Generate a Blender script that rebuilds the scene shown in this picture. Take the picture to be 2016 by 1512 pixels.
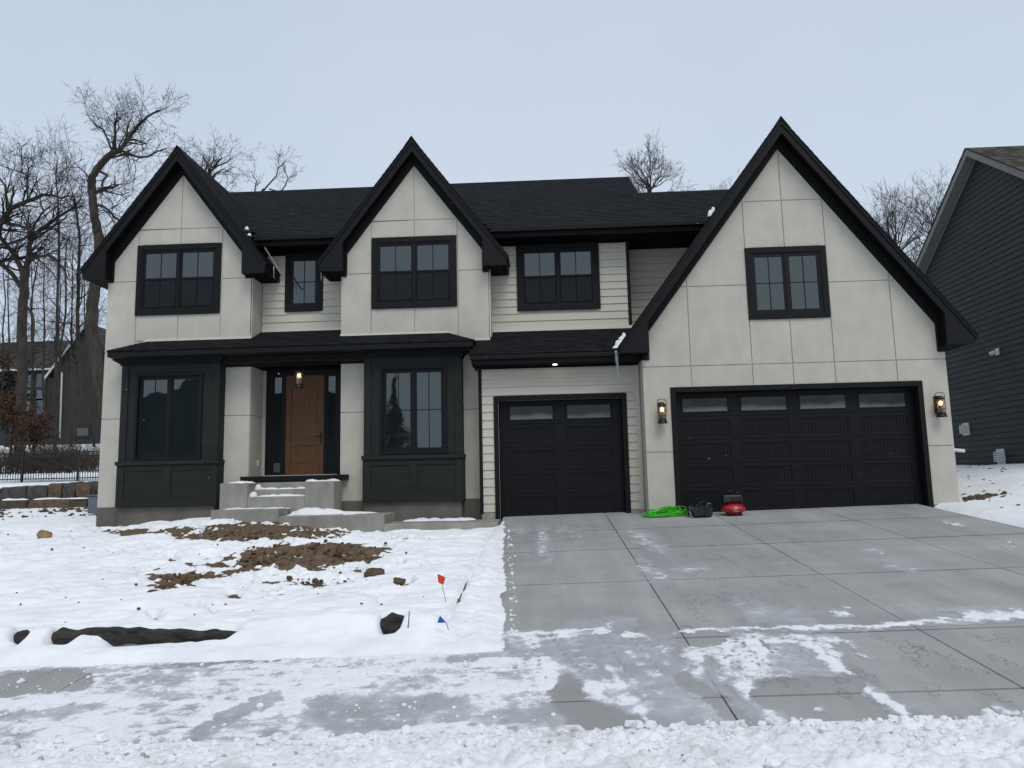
import bpy, bmesh, math, random
import numpy as np
from mathutils import Vector, Matrix, noise as mnoise

for o in list(bpy.data.objects): bpy.data.objects.remove(o)
S = bpy.context.scene
C = S.collection
random.seed(7); rng = np.random.default_rng(7)

# ---------------------------------------------------------------- camera
CAM = np.array([-2.609, -15.249, 0.7265])
YAW, PIT, ROL = math.radians(2.4956), math.radians(7.4082), math.radians(-1.2602)
FPX = 1450.0                                      # focal length in pixels of a 2016 px wide frame
_f = np.array([-math.sin(YAW)*math.cos(PIT), math.cos(YAW)*math.cos(PIT), math.sin(PIT)])
_r = np.array([math.cos(YAW), math.sin(YAW), 0.0]); _u = np.cross(_r, _f)
_c, _s = math.cos(ROL), math.sin(ROL)
R_, U_ = _c*_r + _s*_u, -_s*_r + _c*_u
cd = bpy.data.cameras.new('camera'); cam = bpy.data.objects.new('camera', cd); C.objects.link(cam)
cd.sensor_width = 36; cd.lens = FPX/2016*36; cd.clip_end = 900; cd.clip_start = 0.05
M = Matrix(((R_[0], U_[0], -_f[0], CAM[0]), (R_[1], U_[1], -_f[1], CAM[1]), (R_[2], U_[2], -_f[2], CAM[2]), (0, 0, 0, 1)))
cam.matrix_world = M
S.camera = cam

# ---------------------------------------------------------------- sky, sun, exposure
SUN_EL, SUN_AZ = math.radians(52), math.radians(160)
W = bpy.data.worlds.new('World'); S.world = W; W.use_nodes = True
wt = W.node_tree; wt.nodes.clear()
sky = wt.nodes.new('ShaderNodeTexSky'); sky.sky_type = 'NISHITA'; sky.sun_disc = False
sky.sun_elevation = SUN_EL; sky.sun_rotation = SUN_AZ; sky.air_density = 1.6; sky.dust_density = 3.0; sky.altitude = 200
wmul = wt.nodes.new('ShaderNodeVectorMath'); wmul.operation = 'SCALE'; wmul.inputs['Scale'].default_value = 0.05
wt.links.new(sky.outputs[0], wmul.inputs[0])
# an even high overcast veils the clear sky
wtc = wt.nodes.new('ShaderNodeTexCoord')
wn = wt.nodes.new('ShaderNodeTexNoise'); wn.inputs['Scale'].default_value = 1.6; wn.inputs['Detail'].default_value = 4
wt.links.new(wtc.outputs['Generated'], wn.inputs['Vector'])
wr = wt.nodes.new('ShaderNodeValToRGB')
wr.color_ramp.elements[0].position = 0.36; wr.color_ramp.elements[0].color = (0.508, 0.592, 0.728, 1)
wr.color_ramp.elements[1].position = 0.66; wr.color_ramp.elements[1].color = (0.572, 0.650, 0.765, 1)
wt.links.new(wn.outputs['Fac'], wr.inputs[0])
wsep = wt.nodes.new('ShaderNodeSeparateXYZ'); wt.links.new(wtc.outputs['Generated'], wsep.inputs[0])
wgr = wt.nodes.new('ShaderNodeMapRange'); wgr.inputs[1].default_value = 0.0; wgr.inputs[2].default_value = 0.55; wgr.inputs[3].default_value = 1.14; wgr.inputs[4].default_value = 0.99; wt.links.new(wsep.outputs['Z'], wgr.inputs[0])
wsc = wt.nodes.new('ShaderNodeVectorMath'); wsc.operation = 'SCALE'; wt.links.new(wr.outputs[0], wsc.inputs[0]); wt.links.new(wgr.outputs[0], wsc.inputs['Scale'])
wmix = wt.nodes.new('ShaderNodeMixRGB'); wmix.inputs[0].default_value = 0.90
wt.links.new(wmul.outputs[0], wmix.inputs[1]); wt.links.new(wsc.outputs[0], wmix.inputs[2])
wbg = wt.nodes.new('ShaderNodeBackground'); wbg.inputs['Strength'].default_value = 1.0
wt.links.new(wmix.outputs[0], wbg.inputs['Color'])
wo = wt.nodes.new('ShaderNodeOutputWorld'); wt.links.new(wbg.outputs[0], wo.inputs['Surface'])
sl = bpy.data.lights.new('sun', 'SUN'); sl.energy = 1.3; sl.angle = math.radians(28); sl.color = (1.0, 0.97, 0.90)
so = bpy.data.objects.new('sun', sl); C.objects.link(so)
sd = Vector((math.sin(SUN_AZ)*math.cos(SUN_EL), math.cos(SUN_AZ)*math.cos(SUN_EL), math.sin(SUN_EL)))
so.rotation_euler = sd.to_track_quat('Z', 'Y').to_euler()
S.view_settings.view_transform = 'Standard'; S.view_settings.look = 'None'
S.view_settings.exposure = 0.15; S.view_settings.gamma = 1.0; S.view_settings.use_curve_mapping = False
S.render.engine = 'CYCLES'; S.render.resolution_x = 1024; S.render.resolution_y = 768

# ---------------------------------------------------------------- measuring helpers (photo point -> place at a depth)
def ray(px, py):
    a, b = (px-1008)/FPX, -(py-756)/FPX
    return R_*a + U_*b + _f
def at(px, py, Y):
    d = ray(px, py); t = (Y-CAM[1])/d[1]; return Vector(CAM + t*d)
def atz(px, py, z):
    d = ray(px, py); t = (z-CAM[2])/d[2]; return Vector(CAM + t*d)
def onplane(px, py, up=0.0):
    d = ray(px, py); n = np.array([-.02, -.08, 1.0]); k = -.05+up
    return Vector(CAM + (k-n@CAM)/(n@d)*d)
def topx(x, y, z):
    dx, dy, dz = x-CAM[0], y-CAM[1], z-CAM[2]
    a = R_[0]*dx+R_[1]*dy+R_[2]*dz; b = U_[0]*dx+U_[1]*dy+U_[2]*dz; c = _f[0]*dx+_f[1]*dy+_f[2]*dz
    return 1008+FPX*a/c, 756-FPX*b/c
def pxm(Y): return FPX/(Y-CAM[1])                  # pixels per metre at that depth

# ---------------------------------------------------------------- object helpers
def tag(o, label=None, cat=None, group=None, kind=None):
    if label: o['label'] = label
    if cat: o['category'] = cat
    if group: o['group'] = group
    if kind: o['kind'] = kind
    return o
def empty(name, loc, label=None, cat=None, group=None):
    o = bpy.data.objects.new(name, None); C.objects.link(o); o.location = loc; o.empty_display_size = .2
    return tag(o, label, cat, group)
class MB:
    def __init__(s): s.v = []; s.f = []; s.sm = []
    def add(s, vs, fs, smooth=False):
        n = len(s.v); s.v.extend([tuple(v) for v in vs])
        for f in fs: s.f.append(tuple(i+n for i in f)); s.sm.append(smooth)
    def box(s, x0, x1, y0, y1, z0, z1):
        s.add([(x0,y0,z0),(x1,y0,z0),(x1,y1,z0),(x0,y1,z0),(x0,y0,z1),(x1,y0,z1),(x1,y1,z1),(x0,y1,z1)],
              [(0,3,2,1),(4,5,6,7),(0,1,5,4),(1,2,6,5),(2,3,7,6),(3,0,4,7)])
    def prism(s, poly, y0, y1):                    # polygon in XZ, extruded along Y
        a = sum(poly[i][0]*poly[(i+1)%len(poly)][1]-poly[(i+1)%len(poly)][0]*poly[i][1] for i in range(len(poly)))
        if a < 0: poly = poly[::-1]
        n = len(poly)
        s.add([(x,y0,z) for x,z in poly]+[(x,y1,z) for x,z in poly],
              [tuple(range(n)), tuple(range(2*n-1, n-1, -1))]+[(i, i+n, (i+1)%n+n, (i+1)%n) for i in range(n)])
    def prism_x(s, poly, x0, x1):                  # polygon in YZ, extruded along X
        a = sum(poly[i][0]*poly[(i+1)%len(poly)][1]-poly[(i+1)%len(poly)][0]*poly[i][1] for i in range(len(poly)))
        if a < 0: poly = poly[::-1]
        n = len(poly)
        s.add([(x0,y,z) for y,z in poly]+[(x1,y,z) for y,z in poly],
              [tuple(range(n-1,-1,-1)), tuple(range(n, 2*n))]+[(i, (i+1)%n, (i+1)%n+n, i+n) for i in range(n)])
    def prism_z(s, poly, z0, z1):
        a = sum(poly[i][0]*poly[(i+1)%len(poly)][1]-poly[(i+1)%len(poly)][0]*poly[i][1] for i in range(len(poly)))
        if a < 0: poly = poly[::-1]
        n = len(poly)
        s.add([(x,y,z0) for x,y in poly]+[(x,y,z1) for x,y in poly],
              [tuple(range(n-1,-1,-1)), tuple(range(n, 2*n))]+[(i, (i+1)%n, (i+1)%n+n, i+n) for i in range(n)])
    def tube(s, pts, rad, n=6, cap=True):
        pts = [Vector(p) for p in pts]; m = len(pts)
        if not hasattr(rad, '__len__'): rad = [rad]*m
        vs = []; up = Vector((0.13, 0.27, 0.95))
        for i, p in enumerate(pts):
            t = (pts[min(i+1, m-1)]-pts[max(i-1, 0)])
            if t.length < 1e-9: t = Vector((0,0,1))
            t.normalize(); a = t.cross(up)
            if a.length < .05: a = t.cross(Vector((1,0,0)))
            a.normalize(); b = t.cross(a)
            for k in range(n):
                g = 2*math.pi*k/n
                vs.append(p+(a*math.cos(g)+b*math.sin(g))*rad[i])
        fs = [(i*n+k, i*n+(k+1)%n, (i+1)*n+(k+1)%n, (i+1)*n+k) for i in range(m-1) for k in range(n)]
        if cap: fs += [tuple(range(n-1,-1,-1)), tuple(range((m-1)*n, m*n))]
        s.add(vs, fs, True)
    def lathe(s, prof, c, n=16, sx=1, sy=1):       # profile (r, z) round a vertical axis
        vs = []; m = len(prof)
        for r, z in prof:
            for k in range(n):
                g = 2*math.pi*k/n; vs.append((c[0]+r*math.cos(g)*sx, c[1]+r*math.sin(g)*sy, c[2]+z))
        fs = [(i*n+k, i*n+(k+1)%n, (i+1)*n+(k+1)%n, (i+1)*n+k) for i in range(m-1) for k in range(n)]
        fs += [tuple(range(n-1,-1,-1)), tuple(range((m-1)*n, m*n))]
        s.add(vs, fs, True)
    def mesh(s, name):
        me = bpy.data.meshes.new(name); me.from_pydata(s.v, [], s.f); me.update()
        if any(s.sm): me.polygons.foreach_set('use_smooth', s.sm)
        return me
    def build(s, name, mat, parent=None, bevel=0):
        o = bpy.data.objects.new(name, s.mesh(name)); C.objects.link(o)
        o.data.materials.append(mat)
        if parent:
            o.parent = parent; o.matrix_parent_inverse = Matrix.Translation(parent.location).inverted() if parent.parent is None and parent.type == 'EMPTY' else Matrix()
        if bevel:
            b = o.modifiers.new('bevel', 'BEVEL'); b.width = bevel; b.segments = 2; b.limit_method = 'ANGLE'
        return o
def part(name, mat, parent, *boxes, bevel=0):
    m = MB()
    for b in boxes: m.box(*b)
    return m.build(name, mat, parent, bevel)
def inset(poly, g):
    n = len(poly)
    a = sum(poly[i][0]*poly[(i+1)%n][1]-poly[(i+1)%n][0]*poly[i][1] for i in range(n))
    if a < 0: poly = poly[::-1]
    out = []
    for i in range(n):
        p0, p1, p2 = Vector(poly[i-1]), Vector(poly[i]), Vector(poly[(i+1)%n])
        d1, d2 = (p1-p0).normalized(), (p2-p1).normalized()
        n1, n2 = Vector((-d1.y, d1.x)), Vector((-d2.y, d2.x))
        k = 1+n1.dot(n2)
        out.append(tuple(p1+(n1+n2)*(g/max(k, .15))))
    return out

# ---------------------------------------------------------------- numpy noise
def _h(ix, iy, s):
    n = (ix*374761393 + iy*668265263 + s*982451653) & 0xffffffff
    n = ((n ^ (n >> 13))*1274126177) & 0xffffffff
    return ((n ^ (n >> 16)) & 0xffffff)/float(0xffffff)
def vnoise(x, y, s=0):
    ix = np.floor(x).astype(np.int64); iy = np.floor(y).astype(np.int64); fx = x-ix; fy = y-iy
    fx = fx*fx*fx*(fx*(fx*6-15)+10); fy = fy*fy*fy*(fy*(fy*6-15)+10)
    a, b, c, d = _h(ix,iy,s), _h(ix+1,iy,s), _h(ix,iy+1,s), _h(ix+1,iy+1,s)
    return (a+(b-a)*fx)*(1-fy)+(c+(d-c)*fx)*fy
def fbm(x, y, o=4, s=0, g=.5):
    t = 0; a = 1; k = 0
    for i in range(o):
        t = t+a*(vnoise(x*2**i+i*17.3, y*2**i-i*9.7, s+i)-.5); k += a; a *= g
    return t/k*2
def worley(x, y, s=0):
    ix = np.floor(x).astype(np.int64); iy = np.floor(y).astype(np.int64)
    f1 = np.full(x.shape, 9.0); f2 = np.full(x.shape, 9.0); idv = np.zeros(x.shape)
    for i in (-1,0,1):
        for j in (-1,0,1):
            cx, cy = ix+i, iy+j
            d = np.hypot(cx+_h(cx,cy,s)-x, cy+_h(cx,cy,s+5)-y); h = _h(cx,cy,s+9)
            m = d < f1
            f2 = np.where(m, f1, np.minimum(f2, d)); idv = np.where(m, h, idv); f1 = np.where(m, d, f1)
    return f1, f2, idv
def sm(a, b, x):
    t = np.clip((x-a)/(b-a), 0, 1); return t*t*(3-2*t)

# ---------------------------------------------------------------- materials
def mat(name, col, rough=.7, spec=.3, var=.12, scale=6, bump=.0, bscale=60, detail=4, metal=0, col2=None, stretch=None, ior=None, coat=0):
    m = bpy.data.materials.new(name); m.use_nodes = True; t = m.node_tree; N = t.nodes; L = t.links
    b = N['Principled BSDF']; b.inputs['Roughness'].default_value = rough; b.inputs['Specular IOR Level'].default_value = spec
    b.inputs['Metallic'].default_value = metal
    if ior: b.inputs['IOR'].default_value = ior
    if coat: b.inputs['Coat Weight'].default_value = coat
    tc = N.new('ShaderNodeTexCoord'); src = tc.outputs['Object']
    if stretch:
        mp = N.new('ShaderNodeMapping'); mp.inputs['Scale'].default_value = stretch; L.new(src, mp.inputs[0]); src = mp.outputs[0]
    if var or col2:
        n = N.new('ShaderNodeTexNoise'); n.inputs['Scale'].default_value = scale; n.inputs['Detail'].default_value = detail; n.inputs['Roughness'].default_value = .6
        L.new(src, n.inputs['Vector'])
        r = N.new('ShaderNodeValToRGB'); r.color_ramp.elements[0].position = .3; r.color_ramp.elements[1].position = .72
        c2 = col2 or tuple(min(1, c*(1+var)) for c in col)
        c1 = col if col2 else tuple(c*(1-var) for c in col)
        r.color_ramp.elements[0].color = (*c1, 1); r.color_ramp.elements[1].color = (*c2, 1)
        L.new(n.outputs['Fac'], r.inputs[0]); L.new(r.outputs[0], b.inputs['Base Color'])
    else: b.inputs['Base Color'].default_value = (*col, 1)
    if bump:
        n2 = N.new('ShaderNodeTexNoise'); n2.inputs['Scale'].default_value = bscale; n2.inputs['Detail'].default_value = 5; L.new(src, n2.inputs['Vector'])
        bp = N.new('ShaderNodeBump'); bp.inputs['Strength'].default_value = 1; bp.inputs['Distance'].default_value = bump
        L.new(n2.outputs['Fac'], bp.inputs['Height']); L.new(bp.outputs[0], b.inputs['Normal'])
    return m
def emis(name, col, st):
    m = bpy.data.materials.new(name); m.use_nodes = True
    b = m.node_tree.nodes['Principled BSDF']; b.inputs['Base Color'].default_value = (*col, 1)
    b.inputs['Emission Color'].default_value = (*col, 1); b.inputs['Emission Strength'].default_value = st
    return m
def alpha_mix(m, fac_socket_or_val):
    t = m.node_tree; N = t.nodes; L = t.links
    out = [n for n in N if n.type == 'OUTPUT_MATERIAL'][0]; b = N['Principled BSDF']
    tr = N.new('ShaderNodeBsdfTransparent'); mx = N.new('ShaderNodeMixShader')
    if hasattr(fac_socket_or_val, 'links'): L.new(fac_socket_or_val, mx.inputs[0])
    else: mx.inputs[0].default_value = fac_socket_or_val
    L.new(tr.outputs[0], mx.inputs[1]); L.new(b.outputs[0], mx.inputs[2]); L.new(mx.outputs[0], out.inputs['Surface'])

STUCCO = mat('stucco', (.432,.411,.356), .9, .12, col2=(.512,.488,.428), scale=2.3, detail=10, bump=.0035, bscale=90)
def streaks(m, lo, hi, sc):
    N = m.node_tree.nodes; L = m.node_tree.links; b = N['Principled BSDF']; ramp = [q for q in N if q.type == 'VALTORGB'][0]
    tc = N.new('ShaderNodeTexCoord'); mp = N.new('ShaderNodeMapping'); mp.inputs['Scale'].default_value = sc; L.new(tc.outputs['Object'], mp.inputs[0])
    n = N.new('ShaderNodeTexNoise'); n.inputs['Scale'].default_value = 1; n.inputs['Detail'].default_value = 8; n.inputs['Roughness'].default_value = .65; L.new(mp.outputs[0], n.inputs['Vector'])
    r = N.new('ShaderNodeMapRange'); r.inputs[1].default_value = .35; r.inputs[2].default_value = .65; r.inputs[3].default_value = lo; r.inputs[4].default_value = hi; L.new(n.outputs['Fac'], r.inputs[0])
    mu = N.new('ShaderNodeVectorMath'); mu.operation = 'MULTIPLY'; L.new(ramp.outputs[0], mu.inputs[0]); L.new(r.outputs[0], mu.inputs[1]); L.new(mu.outputs[0], b.inputs['Base Color'])
streaks(STUCCO, .975, 1.02, (5,5,.5))
SIDING = mat('painted_siding', (.515,.490,.415), .7, .25, var=.05, scale=3, bump=.0008, bscale=40, stretch=(.25,1,6))
CREAM = mat('cream_trim', (.60,.575,.51), .65, .25, var=.04)
BLACK = mat('black_trim', (.0060,.0066,.0072), .6, .18, var=.22, scale=3, bump=.0006, bscale=30, stretch=(.4,1,1))
SOFF = mat('black_soffit', (.0035,.0037,.0040), .8, .08, var=.15)
BAYG = mat('charcoal_green_panel', (.0175,.0195,.0178), .65, .18, var=.18, scale=2.5, bump=.0008, bscale=25, stretch=(.5,1,3))
FRAME = mat('window_frame_black', (.0045,.0050,.0060), .5, .22, var=.1)
GDOOR = mat('garage_door_black', (.0042,.0047,.0058), .55, .2, var=.25, scale=2.0, detail=8, bump=.0006, bscale=30, stretch=(1,1,3))
FOUND = mat('foundation_concrete', (.115,.103,.088), .9, .15, col2=(.16,.147,.13), scale=2.2, detail=6, bump=.002, bscale=60)
STEPC = mat('step_concrete', (.23,.222,.195), .9, .15, col2=(.33,.32,.285), scale=2.6, detail=8, bump=.002, bscale=80, stretch=(1.5,1,.6))
BRONZE = mat('bronze_black_metal', (.010,.008,.007), .45, .5, var=.2, metal=.3)
WOOD = None
def make_wood():
    m = mat('stained_wood', (.080,.038,.016), .5, .25, col2=(.122,.061,.027), scale=5, detail=6, bump=.0006, bscale=20, stretch=(6,1,.5)); return m
WOOD = make_wood()
def glass(name, tint=(.009,.014,.0135), ior=2.0, rough=.02, wob=.004):
    m = mat(name, tint, rough, .5, var=0, ior=ior)
    m.node_tree.nodes['Principled BSDF'].inputs['Specular Tint'].default_value = (.93,1.0,.965,1)
    N = m.node_tree.nodes; L = m.node_tree.links; b = N['Principled BSDF']
    tc = N.new('ShaderNodeTexCoord'); n = N.new('ShaderNodeTexNoise'); n.inputs['Scale'].default_value = 1.8; n.inputs['Detail'].default_value = 1
    L.new(tc.outputs['Object'], n.inputs['Vector'])
    bp = N.new('ShaderNodeBump'); bp.inputs['Strength'].default_value = 1; bp.inputs['Distance'].default_value = wob
    L.new(n.outputs['Fac'], bp.inputs['Height']); L.new(bp.outputs[0], b.inputs['Normal'])
    return m
GLASS = glass('window_glass')
SCREEN = mat('insect_screen', (.012,.013,.015), .8, .1, var=0); alpha_mix(SCREEN, .40)

def shingle_mat(name, c, axis):
    m = bpy.data.materials.new(name); m.use_nodes = True; t = m.node_tree; N = t.nodes; L = t.links
    b = N['Principled BSDF']; b.inputs['Roughness'].default_value = .85; b.inputs['Specular IOR Level'].default_value = .17
    tc = N.new('ShaderNodeTexCoord')
    mp = N.new('ShaderNodeMapping'); L.new(tc.outputs['UV'], mp.inputs[0])
    br = N.new('ShaderNodeTexBrick'); L.new(mp.outputs[0], br.inputs['Vector'])
    br.inputs['Scale'].default_value = 1; br.inputs['Brick Width'].default_value = .21; br.inputs['Row Height'].default_value = .14
    br.inputs['Mortar Size'].default_value = .004; br.offset = .37; br.squash = .8; br.squash_frequency = 3
    br.inputs['Color1'].default_value = (*[k*.55 for k in c],1); br.inputs['Color2'].default_value = (*[k*2.0 for k in c],1); br.inputs['Mortar'].default_value = (*[k*.3 for k in c],1)
    n = N.new('ShaderNodeTexNoise'); n.inputs['Scale'].default_value = 160; n.inputs['Detail'].default_value = 2; L.new(tc.outputs['UV'], n.inputs['Vector'])
    mr = N.new('ShaderNodeMapRange'); mr.inputs[1].default_value = .3; mr.inputs[2].default_value = .7; mr.inputs[3].default_value = .6; mr.inputs[4].default_value = 1.5; L.new(n.outputs['Fac'], mr.inputs[0])
    mu = N.new('ShaderNodeVectorMath'); mu.operation = 'MULTIPLY'; L.new(br.outputs['Color'], mu.inputs[0]); L.new(mr.outputs[0], mu.inputs[1]); L.new(mu.outputs[0], b.inputs['Base Color'])
    return m
SHING = shingle_mat('black_shingles', (.0060,.0066,.0076), 0)

def snow_mat(name, c1=(.74,.755,.775), c2=(.88,.885,.895), bump=.013, bs=6):
    m = mat(name, c1, .75, .2, col2=c2, scale=2.2, detail=8)
    N = m.node_tree.nodes; L = m.node_tree.links; b = N['Principled BSDF']
    tc = N.new('ShaderNodeTexCoord')
    n = N.new('ShaderNodeTexNoise'); n.inputs['Scale'].default_value = bs; n.inputs['Detail'].default_value = 9; n.inputs['Roughness'].default_value = .62
    L.new(tc.outputs['Object'], n.inputs['Vector'])
    bp = N.new('ShaderNodeBump'); bp.inputs['Strength'].default_value = 1; bp.inputs['Distance'].default_value = bump
    L.new(n.outputs['Fac'], bp.inputs['Height']); L.new(bp.outputs[0], b.inputs['Normal'])
    return m
SNOW = snow_mat('snow')
SNOWF = snow_mat('snow_far', bump=.03, bs=3)
SOIL = mat('soil', (.080,.056,.034), .95, .1, col2=(.185,.135,.088), scale=9, detail=9, bump=.012, bscale=35)
def concrete_mat():
    m = mat('driveway_concrete', (.295,.292,.285), .9, .18, col2=(.368,.365,.357), scale=.9, detail=9, bump=.0022, bscale=45, stretch=(.12,1,1))
    N = m.node_tree.nodes; L = m.node_tree.links; b = N['Principled BSDF']
    ramp = [n for n in N if n.type == 'VALTORGB'][0]
    tc = N.new('ShaderNodeTexCoord')
    n = N.new('ShaderNodeTexNoise'); n.inputs['Scale'].default_value = 220; n.inputs['Detail'].default_value = 3; L.new(tc.outputs['Object'], n.inputs['Vector'])
    mr = N.new('ShaderNodeMapRange'); mr.inputs[1].default_value = .3; mr.inputs[2].default_value = .7; mr.inputs[3].default_value = .76; mr.inputs[4].default_value = 1.22; L.new(n.outputs['Fac'], mr.inputs[0])
    mu = N.new('ShaderNodeVectorMath'); mu.operation = 'MULTIPLY'; L.new(ramp.outputs[0], mu.inputs[0]); L.new(mr.outputs[0], mu.inputs[1])
    # damp blotches
    n3 = N.new('ShaderNodeTexNoise'); n3.inputs['Scale'].default_value = .55; n3.inputs['Detail'].default_value = 7; n3.inputs['Roughness'].default_value = .65; L.new(tc.outputs['Object'], n3.inputs['Vector'])
    mr3 = N.new('ShaderNodeMapRange'); mr3.inputs[1].default_value = .42; mr3.inputs[2].default_value = .62; mr3.inputs[3].default_value = .90; mr3.inputs[4].default_value = 1.05; L.new(n3.outputs['Fac'], mr3.inputs[0])
    mu2 = N.new('ShaderNodeVectorMath'); mu2.operation = 'MULTIPLY'; L.new(mu.outputs[0], mu2.inputs[0]); L.new(mr3.outputs[0], mu2.inputs[1])
    # tyre worn bands running up the drive
    mp4 = N.new('ShaderNodeMapping'); mp4.inputs['Scale'].default_value = (1.5,.10,1); L.new(tc.outputs['Object'], mp4.inputs[0])
    n4 = N.new('ShaderNodeTexNoise'); n4.inputs['Scale'].default_value = 1.6; n4.inputs['Detail'].default_value = 8; n4.inputs['Roughness'].default_value = .62; L.new(mp4.outputs[0], n4.inputs['Vector'])
    mr4 = N.new('ShaderNodeMapRange'); mr4.inputs[1].default_value = .36; mr4.inputs[2].default_value = .64; mr4.inputs[3].default_value = .90; mr4.inputs[4].default_value = 1.08; L.new(n4.outputs['Fac'], mr4.inputs[0])
    mu4 = N.new('ShaderNodeVectorMath'); mu4.operation = 'MULTIPLY'; L.new(mu2.outputs[0], mu4.inputs[0]); L.new(mr4.outputs[0], mu4.inputs[1]); L.new(mu4.outputs[0], b.inputs['Base Color'])
    return m
CONC = concrete_mat()
BARK = mat('bark', (.030,.026,.022), .95, .1, col2=(.075,.066,.056), scale=7, detail=8, bump=.03, bscale=14, stretch=(1,1,.25))
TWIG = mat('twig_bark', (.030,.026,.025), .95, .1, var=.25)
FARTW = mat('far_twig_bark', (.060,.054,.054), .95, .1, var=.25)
ICE = mat('ice', (.72,.78,.84), .12, .5, var=.05); ICE.node_tree.nodes['Principled BSDF'].inputs['Transmission Weight'].default_value = .7; ICE.node_tree.nodes['Principled BSDF'].inputs['IOR'].default_value = 1.31

# ================================================================ THE HOUSE
YG, YS, YM, YB, YU, YU2, YE = 0.0, 0.6, 1.1, 0.8, 1.7, 2.4, 1.85      # garage front, small garage, wings, bays, upper siding, deep siding, entry
house = empty('house', (-3.5, 4.0, 0.0), 'large white stucco two storey house with three steep black gables and black garage doors', 'house')
def wall(*boxes, mat_=None): return part('wall', mat_ or STUCCO, house, *boxes)
def wallp(poly, y0, y1, m=None): mb = MB(); mb.prism(poly, y0, y1); return mb.build('wall', m or STUCCO, house)
G = .0085                                             # half of a stucco control joint
def panel(poly, y):
    mb = MB(); q = inset(poly, G); mb.prism(q, y, y+.0215)
    return mb.build('stucco_panel', STUCCO, house, bevel=.004)
def rectp(x0, x1, z0, z1, y): return panel([(x0,z0),(x1,z0),(x1,z1),(x0,z1)], y)

# ---- cores behind the claddings
gc, gh = 2.525, 3.075
wallp([(-.53,-.8),(5.58,-.8),(5.58,3.80),(gc,7.85),(-.53,3.80)], .42, 9.0)
wallp([(-.53,-.8),(.085,-.8),(.085,2.46),(-.53,2.46)], .02, .42)
wallp([(4.995,-.8),(5.58,-.8),(5.58,2.46),(4.995,2.46)], .02, .42)
wallp([(-.53,2.462),(5.58,2.462),(5.58,3.80),(gc,7.85),(-.53,3.80)], .02, .42)
wall((-3.96,-.532, YS+.30, 5, -.8, 3.3)); wall((-3.96,-3.605, YS+.02, YS+.298, -.8, 2.42)); wall((-.935,-.532, YS+.02, YS+.298, -.8, 2.42)); wall((-3.96,-.532, YS+.02, YS+.298, 2.422, 3.3))
for c in (-11.03, -5.51):
    wallp([(c-1.69,4.2),(c+1.69,4.2),(c+1.69,5.95),(c,8.2),(c-1.69,5.95)], YM+.02, 4.6)
wall((-12.72,-9.30, YM+.02, 6, -.8, 4.198)); wall((-7.19,-3.82, YM+.02, 6, -.8, 4.198))
wall((-9.298,-7.192, YE+.02, 6, -.8, 4.198))
wall((-9.30,-7.20, YU+.03, 6, 4.2, 6.5)); wall((-3.82,-.55, YU+.03, 6, 3.302, 6.5)); wall((-.548,2.4, YU2+.03, 6, 3.302, 6.5))
# ---- foundations
part('foundation', FOUND, house, (-12.745,-9.2, YM+.006, YM+.3, -.9, .298), bevel=.01)
part('foundation', FOUND, house, (-12.12,-9.94, .88, YM+.003, -.9, .305), bevel=.01)
part('foundation', FOUND, house, (-6.60,-4.46, .88, YM+.003, -.9, .318), bevel=.01)
part('foundation', FOUND, house, (-7.215,-3.9, YM+.006, YM+.3, -.9, .323), bevel=.01)
part('foundation', STEPC, house, (-4.0,-3.70, YS+.0, YS+.3, -.9, .045), bevel=.008); part('foundation', STEPC, house, (-.86,-.562, YS+.0, YS+.3, -.9, .045), bevel=.008)
part('foundation', STEPC, house, (5.09,5.600, .006, .3, -.9, .043), bevel=.008)
part('foundation', STEPC, house, (-.552,-.005, .006, .3, -.9, .043), bevel=.008)

# ---- stucco panels, garage gable
ap = 7.63; sl_ = 1.333
def gz(x): return ap-sl_*abs(x-gc)
rectp(-.56, .0, .055, 1.22, YG); rectp(5.08, 5.61, .05, 1.22, YG)
panel([(-.56,1.22),(0,1.22),(0,2.54),(.445,2.54),(.445,2.985),(-.56,2.985)], YG)
panel([(5.08,1.22),(5.61,1.22),(5.61,2.985),(4.61,2.985),(4.61,2.54),(5.08,2.54)], YG)
for a, b in ((.445,1.70),(1.70,2.525),(2.525,3.37),(3.37,4.61)): rectp(a, b, 2.54, 2.985, YG)
panel([(-.56,2.985),(.445,2.985),(.445,4.67),(gc-(ap-4.67)/sl_,4.67),(-.40,gz(-.40)),(-.40,3.15),(-.56,3.15)], YG)
panel([(4.61,2.985),(5.61,2.985),(5.61,3.15),(5.45,3.15),(5.45,gz(5.45)),(gc+(ap-4.67)/sl_,4.67),(4.61,4.67)], YG)
rectp(.445, 1.70, 2.985, 4.67, YG); rectp(3.37, 4.61, 2.985, 4.67, YG)
for a, b in ((1.70,2.525),(2.525,3.37)): rectp(a, b, 2.985, 3.93, YG); rectp(a, b, 5.44, 6.48, YG)
xl = gc-(ap-4.67)/sl_; xr = gc+(ap-4.67)/sl_
panel([(xl,4.67),(.445,4.67),(.445,gz(.445))], YG); panel([(4.61,4.67),(xr,4.67),(4.61,gz(4.61))], YG)
panel([(.445,4.67),(1.70,4.67),(1.70,gz(1.70)),(.445,gz(.445))], YG); panel([(3.37,4.67),(4.61,4.67),(4.61,gz(4.61)),(3.37,gz(3.37))], YG)
panel([(gc-(ap-6.48)/sl_,6.48),(gc,6.48),(gc,ap)], YG); panel([(gc,6.48),(gc+(ap-6.48)/sl_,6.48),(gc,ap)], YG)
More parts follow.
